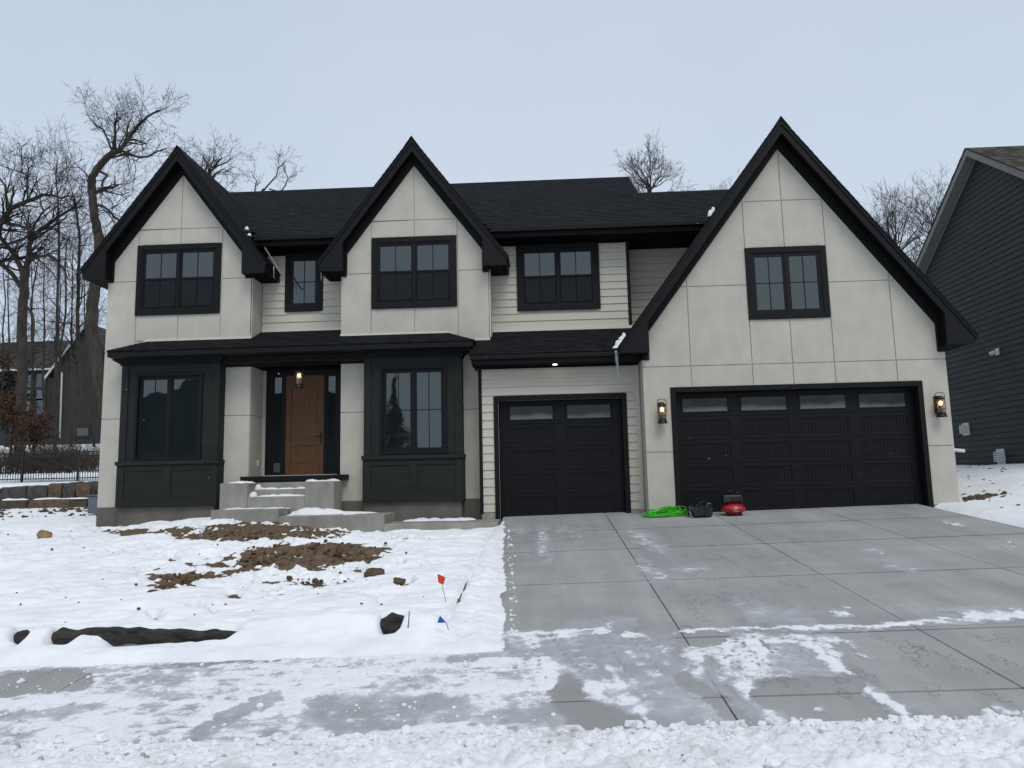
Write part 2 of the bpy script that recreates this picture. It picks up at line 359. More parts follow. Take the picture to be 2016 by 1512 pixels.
# ---- stucco panels, the two wing gables
apm = 8.09
def wing(c, left):
    def mz(x): return apm-sl_*abs(x-c)
    e = 1.71; w = 1.0; f = 1.57
    lo = [(c-e, 3.84 if left else 4.05), (c-w, 3.84 if left else 4.05)]
    panel([*lo, (c-w,5.515),(c-f,5.515),(c-f,5.515),(c-e,5.515)][:3]+[(c-e,5.515)], YM)
    panel([(c+w,4.09 if left else 3.86),(c+e,4.09 if left else 3.86),(c+e,5.515),(c+w,5.515)], YM)
    panel([(c-f,5.515),(c-w,5.515),(c-w,mz(c-w)),(c-f,mz(c-f))], YM)
    panel([(c+w,5.515),(c+f,5.515),(c+f,mz(c+f)),(c+w,mz(c+w))], YM)
    for a, b in ((c-w,c),(c,c+w)):
        rectp(a, b, 4.09 if left else 3.9, 4.70, YM); rectp(a, b, 6.35, 6.755, YM)
    panel([(c-w,6.755),(c,6.755),(c,apm),(c-w,mz(c-w))], YM); panel([(c,6.755),(c+w,6.755),(c+w,mz(c+w)),(c,apm)], YM)
wing(-11.03, True); wing(-5.51, False)
for z0, z1 in ((.30,2.30),(2.30,3.84)): rectp(-12.74, -12.10, z0, z1, YM)
for z0, z1 in ((.30,2.31),(2.31,3.50)): rectp(-9.90, -9.28, z0, z1, YM); rectp(-7.21, -6.58, max(z0,.33), z1, YM)
for z0, z1 in ((.325,2.31),(2.31,3.86)): rectp(-4.44, -3.80, z0, z1, YM)
# side faces: entry return, wing return, back strip
mb = MB(); mb.box(-9.299,-9.278, YM+.03, YE, .3, 2.30); mb.build('stucco_panel', STUCCO, house)
mb = MB(); mb.box(-9.299,-9.278, YM+.03, YE, 2.322, 3.5); mb.build('stucco_panel', STUCCO, house)
mb = MB(); mb.box(-9.319,-9.298, YM+.03, YU, 4.1, 5.52); mb.build('stucco_panel', STUCCO, house)
mb = MB(); mb.box(-9.277,-9.19, YE, YE+.019, .3, 3.5); mb.build('stucco_panel', STUCCO, house)

# ---- lap siding, one board after another (7 inch reveal)
REV = .1778; _sid = {}
def board(x0, x1, z, y, m=SIDING, parent=None, h=REV):
    key = (round(x1-x0, 3), round(h, 3), m.name)
    if key not in _sid:
        L_ = x1-x0; mb = MB()
        mb.prism_x([(-.024, 0), (-.024, .012), (-.004, h), (.004, h), (.004, .006), (-.008, .006), (-.008, 0)], 0, L_); me = mb.mesh('siding_board'); me.materials.append(m); _sid[key] = me
    o = bpy.data.objects.new('siding_board', _sid[key]); C.objects.link(o); o.parent = parent or house
    o.location = Vector((x0, y, z))-(parent or house).location
    return o
def siding(x0, x1, z0, z1, y, holes=()):
    z = z0
    while z < z1-.02:
        h = min(REV, z1-z); segs = [(x0, x1)]
        for (a, b, c, d) in holes:
            if z+h > c+.01 and z < d-.01:
                ns = []
                for s0, s1 in segs:
                    if b <= s0 or a >= s1: ns.append((s0, s1)); continue
                    if a-s0 > .02: ns.append((s0, a))
                    if s1-b > .02: ns.append((b, s1))
                segs = ns
        for s0, s1 in segs: board(s0, s1, z, y, h=h-.002)
        z += REV
siding(-3.965, -.56, .055, 3.14, YS+.015, [(-3.66,-.90,-1,2.48)])
siding(-3.80, -.585, 4.235, 6.26, YU+.025, [(-3.13,-1.28,4.70,6.20)])
siding(-9.29, -7.20, 4.39, 6.26, YU+.025, [(-8.70,-7.87,4.86,6.22)])
siding(-.52, 1.3, 4.30, 6.30, YU2+.025)
# corner boards and flashing strips
part('corner_board', BLACK, house, (-4.035,-3.962, YS-.02, YS+.13, .02, 3.17), bevel=.004)
part('corner_board', BLACK, house, (-.590,-.515, YU-.02, YU+.12, 4.2, 6.27), bevel=.004)
part('corner_board', SIDING, house, (-.640,-.562, YS-.012, YS+.05, .04, 3.14), bevel=.004)
part('corner_board', CREAM, house, (-3.80,-3.775, YM+.03, YU, 3.95, 6.2))
part('flashing', CREAM, house, (-3.79,-.51, YU-.03, YU+.01, 4.165, 4.233))
part('flashing', CREAM, house, (-9.27,-7.22, YU-.03, YU+.01, 4.335, 4.388))
part('flashing', CREAM, house, (-11.75,-9.29, YM-.02, YM-.001, 4.075, 4.125)); part('flashing', CREAM, house, (-7.22,-4.80, YM-.02, YM-.001, 4.06, 4.11))
mb = MB(); mb.prism([(-12.28,3.76),(-11.75,4.075),(-11.75,4.125),(-12.28,3.81)], YM-.02, YM-.001); mb.build('flashing', CREAM, house)
mb = MB(); mb.prism([(-4.80,4.06),(-4.13,3.74),(-4.13,3.79),(-4.80,4.11)], YM-.02, YM-.001); mb.build('flashing', CREAM, house)
part('flashing', CREAM, house, (-4.13,-3.79, YM-.02, YM-.001, 3.87, 3.92))

# ---- windows: casing > frame, sashes, panes, bars, screens
def window(x0, x1, z0, z1, y, kind, casing=.115, head=.12, sill=.12, cmat=BLACK, proud=.035):
    mb = MB(); yf = y-proud; yb = y+.03
    mb.box(x0, x0+casing, yf, yb, z0, z1); mb.box(x1-casing, x1, yf, yb, z0, z1)
    mb.box(x0+casing, x1-casing, yf-.004, yb, z1-head, z1+.004); mb.box(x0+casing, x1-casing, yf-.004, yb, z0-.004, z0+sill)
    w = mb.build('window', cmat, house, bevel=.004)
    ax0, ax1, az0, az1 = x0+casing, x1-casing, z0+sill, z1-head
    fr = .035
    mb = MB(); mb.box(ax0, ax1, y+.004, y+.05, az0, az0+fr); mb.box(ax0, ax1, y+.004, y+.05, az1-fr, az1); mb.box(ax0, ax0+fr, y+.005, y+.05, az0+fr, az1-fr); mb.box(ax1-fr, ax1, y+.005, y+.05, az0+fr, az1-fr)
    n = 1 if kind == 'single' else 2
    mull = .055 if n == 2 else 0
    if n == 2: mb.box((ax0+ax1)/2-mull/2, (ax0+ax1)/2+mull/2, y-.006, y+.05, az0+fr, az1-fr)
    mb.build('frame', FRAME, w)
    cw = (ax1-ax0-2*fr-mull)/n
    for k in range(n):
        s0 = ax0+fr+k*(cw+mull); s1 = s0+cw; b0, b1 = az0+fr, az1-fr
        if kind == 'hung':
            mid = (b0+b1)/2; rows = [(mid, b1, .018), (b0, mid+.02, .004)]
        else: rows = [(b0, b1, .008)]
        for r, (c0, c1, dy) in enumerate(rows):
            st = .045; mb = MB(); ya, yb2 = y+dy, y+dy+.03
            mb.box(s0, s1, ya, yb2, c0, c0+st); mb.box(s0, s1, ya, yb2, c1-st, c1); mb.box(s0, s0+st, ya+.001, yb2, c0+st, c1-st); mb.box(s1-st, s1, ya+.001, yb2, c0+st, c1-st)
            mb.build('sash', FRAME, w, bevel=.003)
            vb = (s0+s1)/2; hb = None if kind == 'hung' else (c0+c1)/2
            xs = [(s0+st, vb-.009), (vb+.009, s1-st)]; zs = [(c0+st, c1-st)] if hb is None else [(c0+st, hb-.009), (hb+.009, c1-st)]
            # one sheet of glass; the bars sit on it
            mb = MB(); mb.box(s0+st, s1-st, y+dy+.018, y+dy+.024, c0+st, c1-st); p_ = mb.build('pane', GLASS, w)
            p_.rotation_euler = (0,0,0)
            mb = MB(); mb.box(vb-.009, vb+.009, y+dy+.010, y+dy+.0178, c0+st, c1-st); mb.build('glazing_bar', FRAME, w)
            if hb is not None:
                mb = MB(); mb.box(s0+st, s1-st, y+dy+.0105, y+dy+.0178, hb-.009, hb+.009); mb.build('glazing_bar', FRAME, w)
            if kind == 'hung' and r == 1:
                mb = MB(); mb.box(s0+.012, s1-.012, y-.002, y-.0012, c0+.012, c1-.012); mb.build('insect_screen', SCREEN, w)
    return w
window(-12.045,-10.045, 4.69, 6.37, YM-.028, 'hung', proud=.012); window(-6.50,-4.53, 4.67, 6.345, YM-.028, 'hung', proud=.012)
window(-3.18,-1.23, 4.655, 6.25, YU-.02, 'hung', proud=.014); window(-8.74,-7.82, 4.82, 6.26, YU-.01, 'single', proud=.014)
window(1.69, 3.355, 3.92, 5.455, YG-.02, 'pair', proud=.014)

# ---- bays
def bay(x0, x1, wx0, wx1):
    mb = MB(); mb.box(x0+.02, x1-.02, YB+.10, YM+.02, .31, 3.62); b = mb.build('bay', BAYG, house)
    def bx(*a, name='bay_board', bev=.004): return part(name, BAYG, b, a, bevel=bev)
    # lower panel with stiles and rails, recessed fields
    bx(x0, x1, YB+.012, YB+.099, .305, 1.225, name='bay_panel')
    for a in ((x0-.004, x0+.16), (x1-.16, x1+.004), ((x0+x1)/2-.09, (x0+x1)/2+.09)): bx(a[0], a[1], YB-.010, YB+.0115, .305, 1.225)
    xs = [x0+.16, (x0+x1)/2-.09, (x0+x1)/2+.09, x1-.16]
    for a, c in ((xs[0], xs[1]), (xs[2], xs[3])): bx(a, c, YB-.008, YB+.0115, .305, .50); bx(a, c, YB-.008, YB+.0115, 1.10, 1.225)
    bx(x0-.035, x1+.035, YB-.05, YM+.01, 1.227, 1.315, name='bay_sill', bev=.006)
    # upper part: flat boards round the window and stepped corner boards
    bx(x0+.02, wx0, YB+.03, YB+.099, 1.317, 3.50, name='bay_panel'); bx(wx1, x1-.02, YB+.03, YB+.099, 1.317, 3.50, name='bay_panel')
    bx(wx0+.001, wx1-.001, YB+.03, YB+.099, 3.272, 3.50, name='bay_panel')
    bx(x0+.005, x0+.16, YB, YB+.029, 1.317, 3.52); bx(x1-.16, x1-.005, YB, YB+.029, 1.317, 3.52); bx(x0+.161, x1-.161, YB+.012, YB+.029, 3.38, 3.52)
    for s, a in ((0, x0), (1, x1)): bx(a-(.02 if s == 0 else .0), a+(.0 if s == 0 else .02), YB+.01, YM+.015, .305, 1.226); 
    bx(x0-.0, x0+.02, YB+.03, YM+.015, 1.317, 3.6); bx(x1-.02, x1, YB+.03, YM+.015, 1.317, 3.6)
    return b
bay(-12.13, -9.865, -11.785, -10.26); bay(-6.605, -4.415, -6.245, -4.755)
window(-11.785,-10.26, 1.325, 3.275, YB+.045, 'pair', casing=.055, head=.055, sill=.055, cmat=FRAME, proud=.05)
window(-6.245,-4.755, 1.335, 3.275, YB+.045, 'pair', casing=.055, head=.055, sill=.055, cmat=FRAME, proud=.05)

# ---- roofs: stepped shingle courses
def roof(e0, e1, r0, r1, name='roof', m=SHING, exposure=.14, step=.009, thick=.03):
    e0, e1, r0, r1 = map(Vector, (e0, e1, r0, r1))
    nrm = (e1-e0).cross(r0-e0).normalized()
    if nrm.z < 0: nrm = -nrm
    n = max(2, int(round(((r0-e0).length+(r1-e1).length)/2/exposure)))
    vs, fs, uv = [], [], []; k = 0
    W_ = (e1-e0).length; ax = (e1-e0).normalized(); Hs = ((r0+r1)/2-(e0+e1)/2).length
    rr = random.Random(int(abs(e0.x*977+e1.x*131+r0.z*71)))
    for i in range(n):
        t0, t1 = i/n, (i+1)/n
        j = [rr.uniform(-.006, .006) for _ in range(2)]
        a, b = e0.lerp(r0, t0)-ax*j[0], e1.lerp(r1, t0)+ax*j[1]; c, d = e1.lerp(r1, t1)+ax*j[1], e0.lerp(r0, t1)-ax*j[0]
        q = [a+nrm*(thick), b+nrm*(thick), c+nrm*(thick-step), d+nrm*(thick-step), a+nrm*(thick-step if i else -.01), b+nrm*(thick-step if i else -.01)]
        vs += q; fs += [(k, k+1, k+2, k+3), (k+4, k+5, k+1, k)]
        for f in fs[-2:]:
            for vi in f: p = vs[vi]; uv.append(((p-e0).dot(ax)+3*i, i*.14+(.02 if vi in (k, k+1, k+4, k+5) else .13)))
        k += 6
    k0 = len(vs); vs += [e0-nrm*.01, e1-nrm*.01, r1-nrm*.01, r0-nrm*.01, e0+nrm*thick, e1+nrm*thick, r1+nrm*(thick-step), r0+nrm*(thick-step)]
    ext = [(k0, k0+3, k0+2, k0+1), (k0+3, k0, k0+4, k0+7), (k0+1, k0+2, k0+6, k0+5), (k0+2, k0+3, k0+7, k0+6)]
    for f in ext:
        fs.append(f); uv += [(.05*q_, .01) for q_ in range(4)]
    me = bpy.data.meshes.new(name); me.from_pydata([tuple(v) for v in vs], [], fs); me.update()
    ul = me.uv_layers.new(name='UVMap'); ul.data.foreach_set('uv', np.array(uv, dtype=np.float32).ravel())
    o = bpy.data.objects.new(name, me); C.objects.link(o); me.materials.append(m); o.parent = house
    o.matrix_parent_inverse = Matrix.Translation(house.location).inverted()
    return o
def gable_roof(c, half, zt, yf, yb, tipx, legz0, wallhalf, ywall, zbot, frin, soffz):
    """steep front gable: two slopes, rake boards with boxed returns, soffits, frieze on the wall"""
    ze = zt-sl_*tipx
    rf = roof((c-tipx, yb, ze), (c-tipx, yf-.03, ze), (c, yb, zt), (c, yf-.03, zt))
    roof((c+tipx, yf-.03, ze), (c+tipx, yb, ze), (c, yf-.03, zt), (c, yb, zt))
    mb = MB(); mb.prism([(c-.16, zt-.16*sl_+.05), (c, zt+.068), (c+.16, zt-.16*sl_+.05), (c+.16, zt-.16*sl_+.03), (c, zt+.045), (c-.16, zt-.16*sl_+.03)], yf-.035, yb-.1); mb.build('ridge_cap', SHING, house)
    th = .30
    for s in (-1, 1):
        X = lambda v: c+s*v
        inx = frin                                                         # where the boxed return starts
        zi = zt-th-sl_*inx
        # rake board and boxed return in one outline
        poly = [(X(0), zt-.015), (X(tipx-.02), ze), (X(tipx-.03), zbot-.0+.02), (X(tipx-.045), zbot), (X(inx), zbot), (X(inx), zi), (X(0), zt-th)]
        mb = MB(); mb.prism(poly, yf, yf+.035); mb.build('rake_board', BLACK, house, bevel=.003)
        mb = MB(); mb.prism([(X(0.0), zt-.02), (X(tipx+.0), ze-.005), (X(tipx), ze-.085), (X(0.0), zt-.10)], yf-.022, yf-.001); mb.build('rake_board', BLACK, house)
        # sloped soffit between rake board and wall
        mb = MB(); mb.prism([(X(0), zt-.20), (X(tipx-.1), ze-.20+.1*sl_), (X(tipx-.1), ze-.225+.1*sl_), (X(0), zt-.225)], yf+.036, ywall+.05); mb.build('soffit', SOFF, house)
        mb = MB(); mb.prism([(X(inx+.001), zbot+.002), (X(tipx-.05), zbot+.002), (X(tipx-.05), zbot+.03), (X(inx+.001), zbot+.03)], yf+.036, yb-.6); mb.build('soffit', SOFF, house)
        mb = MB(); mb.prism([(X(inx), zbot), (X(inx+.02), zbot), (X(inx+.02), zi+.1), (X(inx), zi+.1)], yf+.036, ywall+.02); mb.build('soffit', SOFF, house)
        mb = MB(); mb.prism([(X(tipx-.03), zbot+.01), (X(tipx-.005), zbot+.01), (X(tipx-.005), ze), (X(tipx-.03), ze)], yf+.036, yb-.6); mb.build('fascia', BLACK, house)
        # frieze against the stucco: slope and leg
        wz = lambda x: (ap if c > 0 else apm)-sl_*x
        fx = wallhalf-.14
        mb = MB(); mb.prism([(X(0), wz(0)), (X(fx), wz(fx)), (X(fx), legz0), (X(wallhalf+.012), legz0), (X(wallhalf+.012), wz(fx)+.25), (X(0), wz(0)+.36)], ywall-.028, ywall+.019); mb.build('frieze_board', BLACK, house, bevel=.003)
gable_roof(gc, gh, 8.13, -.33, 9.2, 3.56, 3.13, gh, YG, 3.245, 2.97, 3.25)
gable_roof(-11.03, 1.71, 8.60, .78, 4.75, 2.16, 5.50, 1.71, YM, 5.53, 1.60, 5.5)
gable_roof(-5.51, 1.71, 8.60, .80, 4.75, 2.16, 5.45, 1.71, YM, 5.52, 1.60, 5.5)

# main roof (8 in 12), the lower run behind the garage gable, the far slopes
PIT_ = .667; ye, zee = 1.1, 6.47; ry, rz = 5.62, 6.47+PIT_*4.52
yk = ye+.35; zk = zee+PIT_*.35
roof((-9.35,ye,zee), (-7.15,ye,zee), (-9.35,yk,zk), (-7.15,yk,zk)); roof((-3.85,ye,zee), (3.2,ye,zee), (-3.85,yk,zk), (3.2,yk,zk))
ly = 3.74; lz = zee+PIT_*(ly-ye)
roof((-12.6,yk,zk), (3.2,yk,zk), (-12.6,ly,lz), (3.2,ly,lz)); roof((-12.6,ly,lz), (.05,ly,lz), (-12.6,ry,rz), (.05,ry,rz)); roof((.05,10.14,zee), (-12.6,10.14,zee), (.05,ry,rz), (-12.6,ry,rz))
roof((3.2,6.4,zee), (.07,6.4,zee), (3.2,ly,lz), (.07,ly,lz))
mb = MB(); mb.prism_x([(ye+.1,zee+.02),(ry,rz-.01),(10,zee+.02)], .0, .045); mb.build('wall', SIDING, house)
mb = MB(); mb.prism_x([(ye+.1,zee+.02),(ry,rz-.01),(10,zee+.02)], -12.59, -12.55); mb.build('wall', STUCCO, house)
part('gutter', BLACK, house, (-9.25,-7.25, ye-.10, ye+.03, zee-.10, zee+.005), bevel=.008); part('gutter', BLACK, house, (-3.75,1.35, ye-.10, ye+.03, zee-.10, zee+.005), bevel=.008)
part('fascia', BLACK, house, (-9.3,-7.2, ye+.031, ye+.06, 6.27, 6.46)); part('fascia', BLACK, house, (-3.8,1.35, ye+.031, ye+.06, 6.27, 6.46))
part('soffit', SOFF, house, (-9.3,-7.2, ye+.061, YU+.06, 6.268, 6.30)); part('soffit', SOFF, house, (-3.8,2.0, ye+.061, YU2+.06, 6.268, 6.30))
part('frieze_board', SOFF, house, (-9.3,-7.2, YU-.01, YU+.03, 6.20, 6.267)); part('frieze_board', SOFF, house, (-3.8,-.5, YU-.012, YU+.009, 6.235, 6.267))

# porch roof over bays and entry (hipped ends)
pe_y, pe_z = .42, 3.735
roof((-12.27,pe_y,pe_z), (-4.10,pe_y,pe_z), (-11.78,YM+.02,4.055), (-4.78,YM+.02,4.055))
roof((-9.6,YM+.0,4.045), (-7.0,YM+.0,4.045), (-9.6,YU+.03,4.335), (-7.0,YU+.03,4.335))
roof((-12.27,YM+.02,pe_z), (-12.27,pe_y,pe_z), (-11.78,YM+.021,4.055), (-11.78,YM+.02,4.055)); roof((-4.10,pe_y,pe_z), (-4.10,YM+.02,pe_z), (-4.78,YM+.02,4.055), (-4.78,YM+.021,4.055))
mb = MB(); mb.box(-12.24,-4.13, pe_y+.02, YM+.0, pe_z-.13, pe_z-.012); mb.build('fascia', BLACK, house, bevel=.006)
mb = MB(); mb.box(-12.25,-4.12, pe_y-.015, pe_y+.019, pe_z-.125, pe_z-.02); mb.build('gutter', BLACK, house, bevel=.012)
for x0, x1 in ((-12.13,-9.865), (-6.605,-4.415)):
    for i, (g, z0, z1) in enumerate(((.17,3.575,3.604),(.12,3.545,3.574),(.07,3.515,3.544),(.03,3.47,3.514))):
        mb = MB(); mb.box(x0-g*.8, x1+g*.8, YB-g, YM+.0, z0, z1); mb.build('crown_moulding', BLACK, house)
part('beam', BLACK, house, (-9.863,-6.607, YB+.05, YM-.001, 3.455, 3.603), bevel=.006); part('beam', BLACK, house, (-9.87,-6.6, YM-.04, YM+.08, 3.42, 3.4545))
part('beam', BLACK, house, (-9.863,-6.607, YB-.03, YB+.049, 3.53, 3.603), bevel=.006)
part('porch_ceiling', SOFF, house, (-9.277,-7.2, YM+.02, YE+.02, 3.43, 3.47))

# small garage roof
roof((-4.19,.10,3.355), (-.4,.10,3.355), (-4.19,YM+.02,3.84), (-.4,YM+.02,3.84))
roof((-3.80,YM+.02,3.836), (-.4,YM+.02,3.836), (-3.80,YU+.02,4.15), (-.4,YU+.02,4.15))
part('gutter', BLACK, house, (-4.16,-.95, .055, .13, 3.255, 3.345), bevel=.012)
part('fascia', BLACK, house, (-4.13,-.56, .131, .16, 3.165, 3.335)); part('soffit', SOFF, house, (-4.13,-.56, .161, YS+.02, 3.16, 3.185))
mb = MB(); mb.prism_x([(.10,3.165),(.10,3.33),(YM,3.82),(YM,3.165)], -4.13, -4.10); mb.build('fascia', BLACK, house)
part('frieze_board', SOFF, house, (-3.97,-.56, YS-.02, YS+.01, 3.125, 3.159))
mb = MB(); mb.lathe([(.05,-.012),(.05,0)], (-2.36,.36,3.158), 16); mb.build('soffit_light', emis('lamp_soffit', (1,.75,.35), 5), house)

# ---- garage doors
PAINTED_REFL = None
def painted_refl_mat():  # wavy pale reflection of a snowy roof painted into the lower pane colour
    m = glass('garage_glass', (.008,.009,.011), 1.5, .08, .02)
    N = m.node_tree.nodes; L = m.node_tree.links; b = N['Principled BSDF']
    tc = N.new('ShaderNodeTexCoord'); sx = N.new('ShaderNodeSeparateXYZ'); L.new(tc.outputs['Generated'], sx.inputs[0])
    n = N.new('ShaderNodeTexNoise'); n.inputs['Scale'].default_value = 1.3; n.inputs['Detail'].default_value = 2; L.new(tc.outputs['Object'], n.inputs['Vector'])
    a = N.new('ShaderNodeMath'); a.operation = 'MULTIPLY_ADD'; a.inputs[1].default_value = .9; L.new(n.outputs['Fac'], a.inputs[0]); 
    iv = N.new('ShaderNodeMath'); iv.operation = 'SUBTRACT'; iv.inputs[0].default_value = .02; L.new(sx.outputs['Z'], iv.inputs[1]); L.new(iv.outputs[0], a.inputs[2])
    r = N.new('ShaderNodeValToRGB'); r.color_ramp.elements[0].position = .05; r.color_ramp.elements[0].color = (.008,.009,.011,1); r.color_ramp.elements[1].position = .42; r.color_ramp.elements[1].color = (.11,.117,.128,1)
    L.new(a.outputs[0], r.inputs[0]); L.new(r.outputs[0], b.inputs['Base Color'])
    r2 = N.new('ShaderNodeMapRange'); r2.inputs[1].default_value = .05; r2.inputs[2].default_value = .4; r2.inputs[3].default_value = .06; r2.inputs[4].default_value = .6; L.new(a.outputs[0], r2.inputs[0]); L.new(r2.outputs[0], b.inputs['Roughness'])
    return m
PAINTED_REFL = painted_refl_mat()
def garage_door(x0, x1, z0, z1, y, cols, pw, edge, label):
    mb = MB(); mb.box(x0, x1, y+.022, y+.06, z0, z1)
    rows = 5; rh = (z1-z0)/rows
    gap = (x1-x0-2*edge-cols*pw)/(cols-1); ph = rh*.70
    pxs = [(x0+edge+i*(pw+gap), x0+edge+i*(pw+gap)+pw) for i in range(cols)]
    for r in range(rows):                       # each hinged section: rails and stiles stand proud of the fields
        a, b = z0+r*rh+.004, z0+(r+1)*rh-.004; m0 = (a+b)/2-ph/2-.005; m1 = m0+ph
        mb.box(x0, x1, y, y+.0215, a, m0); mb.box(x0, x1, y, y+.0215, m1, b)
        es = [x0]+[v for p_ in pxs for v in p_]+[x1]
        for i in range(0, len(es), 2): mb.box(es[i], es[i+1], y, y+.0215, m0, m1)
    d = mb.build('garage_door', GDOOR, house, bevel=.003)
    if label: d['label'] = label
    pm = MB(); n = 13; fw = .018
    pm.box(0, pw, 0, .012, 0, fw); pm.box(0, pw, 0, .012, ph-fw, ph); pm.box(0, fw, 0, .012, fw, ph-fw); pm.box(pw-fw, pw, 0, .012, fw, ph-fw)
    bw = (pw-2*fw-.006)/n
    for i in range(n): pm.box(fw+.003+i*bw+.004, fw+.003+(i+1)*bw-.004, .006, .014, fw+.003, ph-fw-.003)
    me = pm.mesh('door_panel'); me.materials.append(GDOOR)
    for r in range(rows):
        zz = z0+(r+.5)*rh-ph/2-.005
        for a, b in pxs:
            if r < rows-1:
                o = bpy.data.objects.new('door_panel', me); C.objects.link(o); o.parent = d; o.location = (a, y+.008, zz)
            else:
                f = MB(); fw2 = .035; f.box(a, b, y-.008, y+.02, zz, zz+fw2); f.box(a, b, y-.008, y+.02, zz+ph-fw2, zz+ph); f.box(a, a+fw2, y-.007, y+.02, zz+fw2, zz+ph-fw2); f.box(b-fw2, b, y-.007, y+.02, zz+fw2, zz+ph-fw2)
                f.build('window_frame', GDOOR, d, bevel=.006)
                f = MB(); f.box(a+fw2, b-fw2, y+.004, y+.01, zz+fw2, zz+ph-fw2); f.build('pane', PAINTED_REFL, d)
    return d
def door_trim(x0, x1, z0, z1, y, w=.1, back=.25):
    mb = MB(); mb.box(x0, x0+w, y-.03, y+.02, z0, z1); mb.box(x1-w, x1, y-.03, y+.02, z0, z1); mb.box(x0+w, x1-w, y-.032, y+.02, z1-w, z1+.002); mb.build('door_trim', BLACK, house, bevel=.004)
    mb = MB(); mb.box(x0+w-.02, x0+w+.005, y+.021, y+back, z0, z1-w); mb.box(x1-w-.005, x1-w+.02, y+.021, y+back, z0, z1-w); mb.box(x0+w-.02, x1-w+.02, y+.021, y+back, z1-w-.004, z1-w+.02); mb.build('door_jamb', BLACK, house)
door_trim(0.0, 5.08, -.03, 2.54, YG); garage_door(.106, 4.974, -.005, 2.435, YG+.20, 4, .99, .13, 'wide black garage door with four windows')
door_trim(-3.71, -.845, -.14, 2.525, YS, back=.2); garage_door(-3.604, -.951, -.075, 2.420, YS+.17, 2, 1.0, .20, 'narrow black garage door with two windows')
part('door_seal', mat('rubber', (.006,.006,.006), .8, .2, var=0), house, (.106,4.974, YG+.19, YG+.25, -.05, -.006), (-3.604,-.951, YS+.16, YS+.22, -.16, -.076))

# ---- entry: frame, sidelights, wood door
mb = MB()
for a, b in ((-9.19,-9.03), (-8.79,-8.72), (-7.80,-7.74), (-7.50,-7.19)): mb.box(a, b, YE-.04, YE+.018, .95, 3.43)
mb.box(-9.19,-7.19, YE-.041, YE+.017, 3.30, 3.431)
mb.build('entry_frame', FRAME, house, bevel=.005)
for a, b in ((-9.03,-8.79), (-7.74,-7.50)):
    mb = MB(); mb.box(a, a+.035, YE-.02, YE+.0, .95, 3.30); mb.box(b-.035, b, YE-.02, YE+.0, .95, 3.30); mb.box(a+.035, b-.035, YE-.02, YE+.0, 3.26, 3.30); mb.box(a+.035, b-.035, YE-.02, YE+.0, .95, 1.02)
    s_ = mb.build('sidelight', FRAME, house)
    mb = MB(); mb.box(a+.035, b-.035, YE-.008, YE-.003, 1.02, 3.26); mb.build('pane', GLASS, s_)
mb = MB(); mb.box(-8.715,-7.805, YE-.008, YE+.016, .965, 3.295); dr = mb.build('front_door', WOOD, house); dr['label'] = 'brown stained wood front door'
st = .125
mb = MB(); mb.box(-8.715,-8.715+st, YE-.028, YE-.0085, .965, 3.295); mb.box(-7.805-st,-7.805, YE-.028, YE-.0085, .965, 3.295)
for z0, z1 in ((.965,1.19),(1.62,1.74),(3.17,3.295)): mb.box(-8.715+st,-7.805-st, YE-.0275, YE-.0085, z0, z1)
mb.build('door_stiles', WOOD, dr, bevel=.006)
for z0, z1 in ((1.23,1.58),(1.78,3.13)):
    mb = MB(); mb.box(-8.715+st+.035,-7.805-st-.035, YE-.017, YE-.0085, z0, z1); mb.build('door_panel', WOOD, dr, bevel=.006)
mb = MB(); mb.box(-7.885,-7.845, YE-.04, YE-.0285, 1.68, 1.93); mb.tube([(-7.865,YE-.04,1.83),(-7.865,YE-.085,1.83),(-7.90,YE-.09,1.83),(-7.985,YE-.09,1.83)], .010, 8); mb.build('door_handle', BRONZE, dr)
part('threshold', CREAM, house, (-9.19,-7.45, YE-.12, YE-.041, .925, .948)); part('porch_floor', BLACK, house, (-9.277,-7.2, YM+.03, YE+.02, .80, .924))
part('porch_rim', BLACK, house, (-9.40,-7.00, .93, YM-.002, .805, .925), bevel=.005)
part('doorbell', CREAM, house, (-7.24,-7.222, YE-.055, YE-.0405, 2.02, 2.12)); part('outlet_cover', CREAM, house, (-9.277,-9.255, YE-.28, YE-.20, 1.16, 1.30), bevel=.006)
part('hose_bib', BRONZE, house, (-6.66,-6.61, YM-.10, YM-.001, 1.235, 1.285))
# pipe vent on the far right side wall
VENTW = mat('white_plastic', (.62,.63,.63), .5, .3, var=.05)
mb = MB(); mb.tube([(5.585,.22,1.13),(5.72,.22,1.13),(5.90,.20,1.11)], .036, 12); mb.tube([(5.67,.22,1.34),(5.67,.22,1.13)], .034, 12); mb.build('vent_pipe', VENTW, house)
# bent drip flashing at the end of the wing eave
mb = MB(); a, b = at(521,487,1.0), at(554,540,1.0); mb.tube([a, b, b+Vector((.05,.0,.05))], .018, 4); mb.build('flashing', mat('bare_metal', (.28,.27,.25), .5, .4, metal=.5), house)

# ================================================================ ENTRY STEPS AND WALK
steps = empty('entry_steps', (-8.35, .4, .2), 'grey concrete entry stoop with three steps below the wooden front door', 'steps')
def sp(name, *b): return part(name, STEPC, steps, *b, bevel=.012)
sp('cheek_wall', (-9.57,-8.97, .30, .928, -.4, .785)); sp('cheek_wall', (-7.73,-7.11, .30, .928, -.4, .785))
sp('step', (-8.968,-7.732, .86, .929, -.4, .784)); sp('step', (-8.968,-7.732, .58, .858, -.4, .635)); sp('step', (-8.968,-7.732, .305, .578, -.4, .485))
walk = empty('front_walk', (-6.5, 0, 0), 'low stepped concrete walk slabs leading from the stoop to the driveway', 'walkway')
for b in ((-9.42,-8.03, -.42, .298, -.02, .245), (-8.028,-5.87, -.42, .60, -.28, .095), (-5.868,-3.60, -.50, .58, -.5, -.095)):
    part('walk_slab', STEPC, walk, b, bevel=.014)

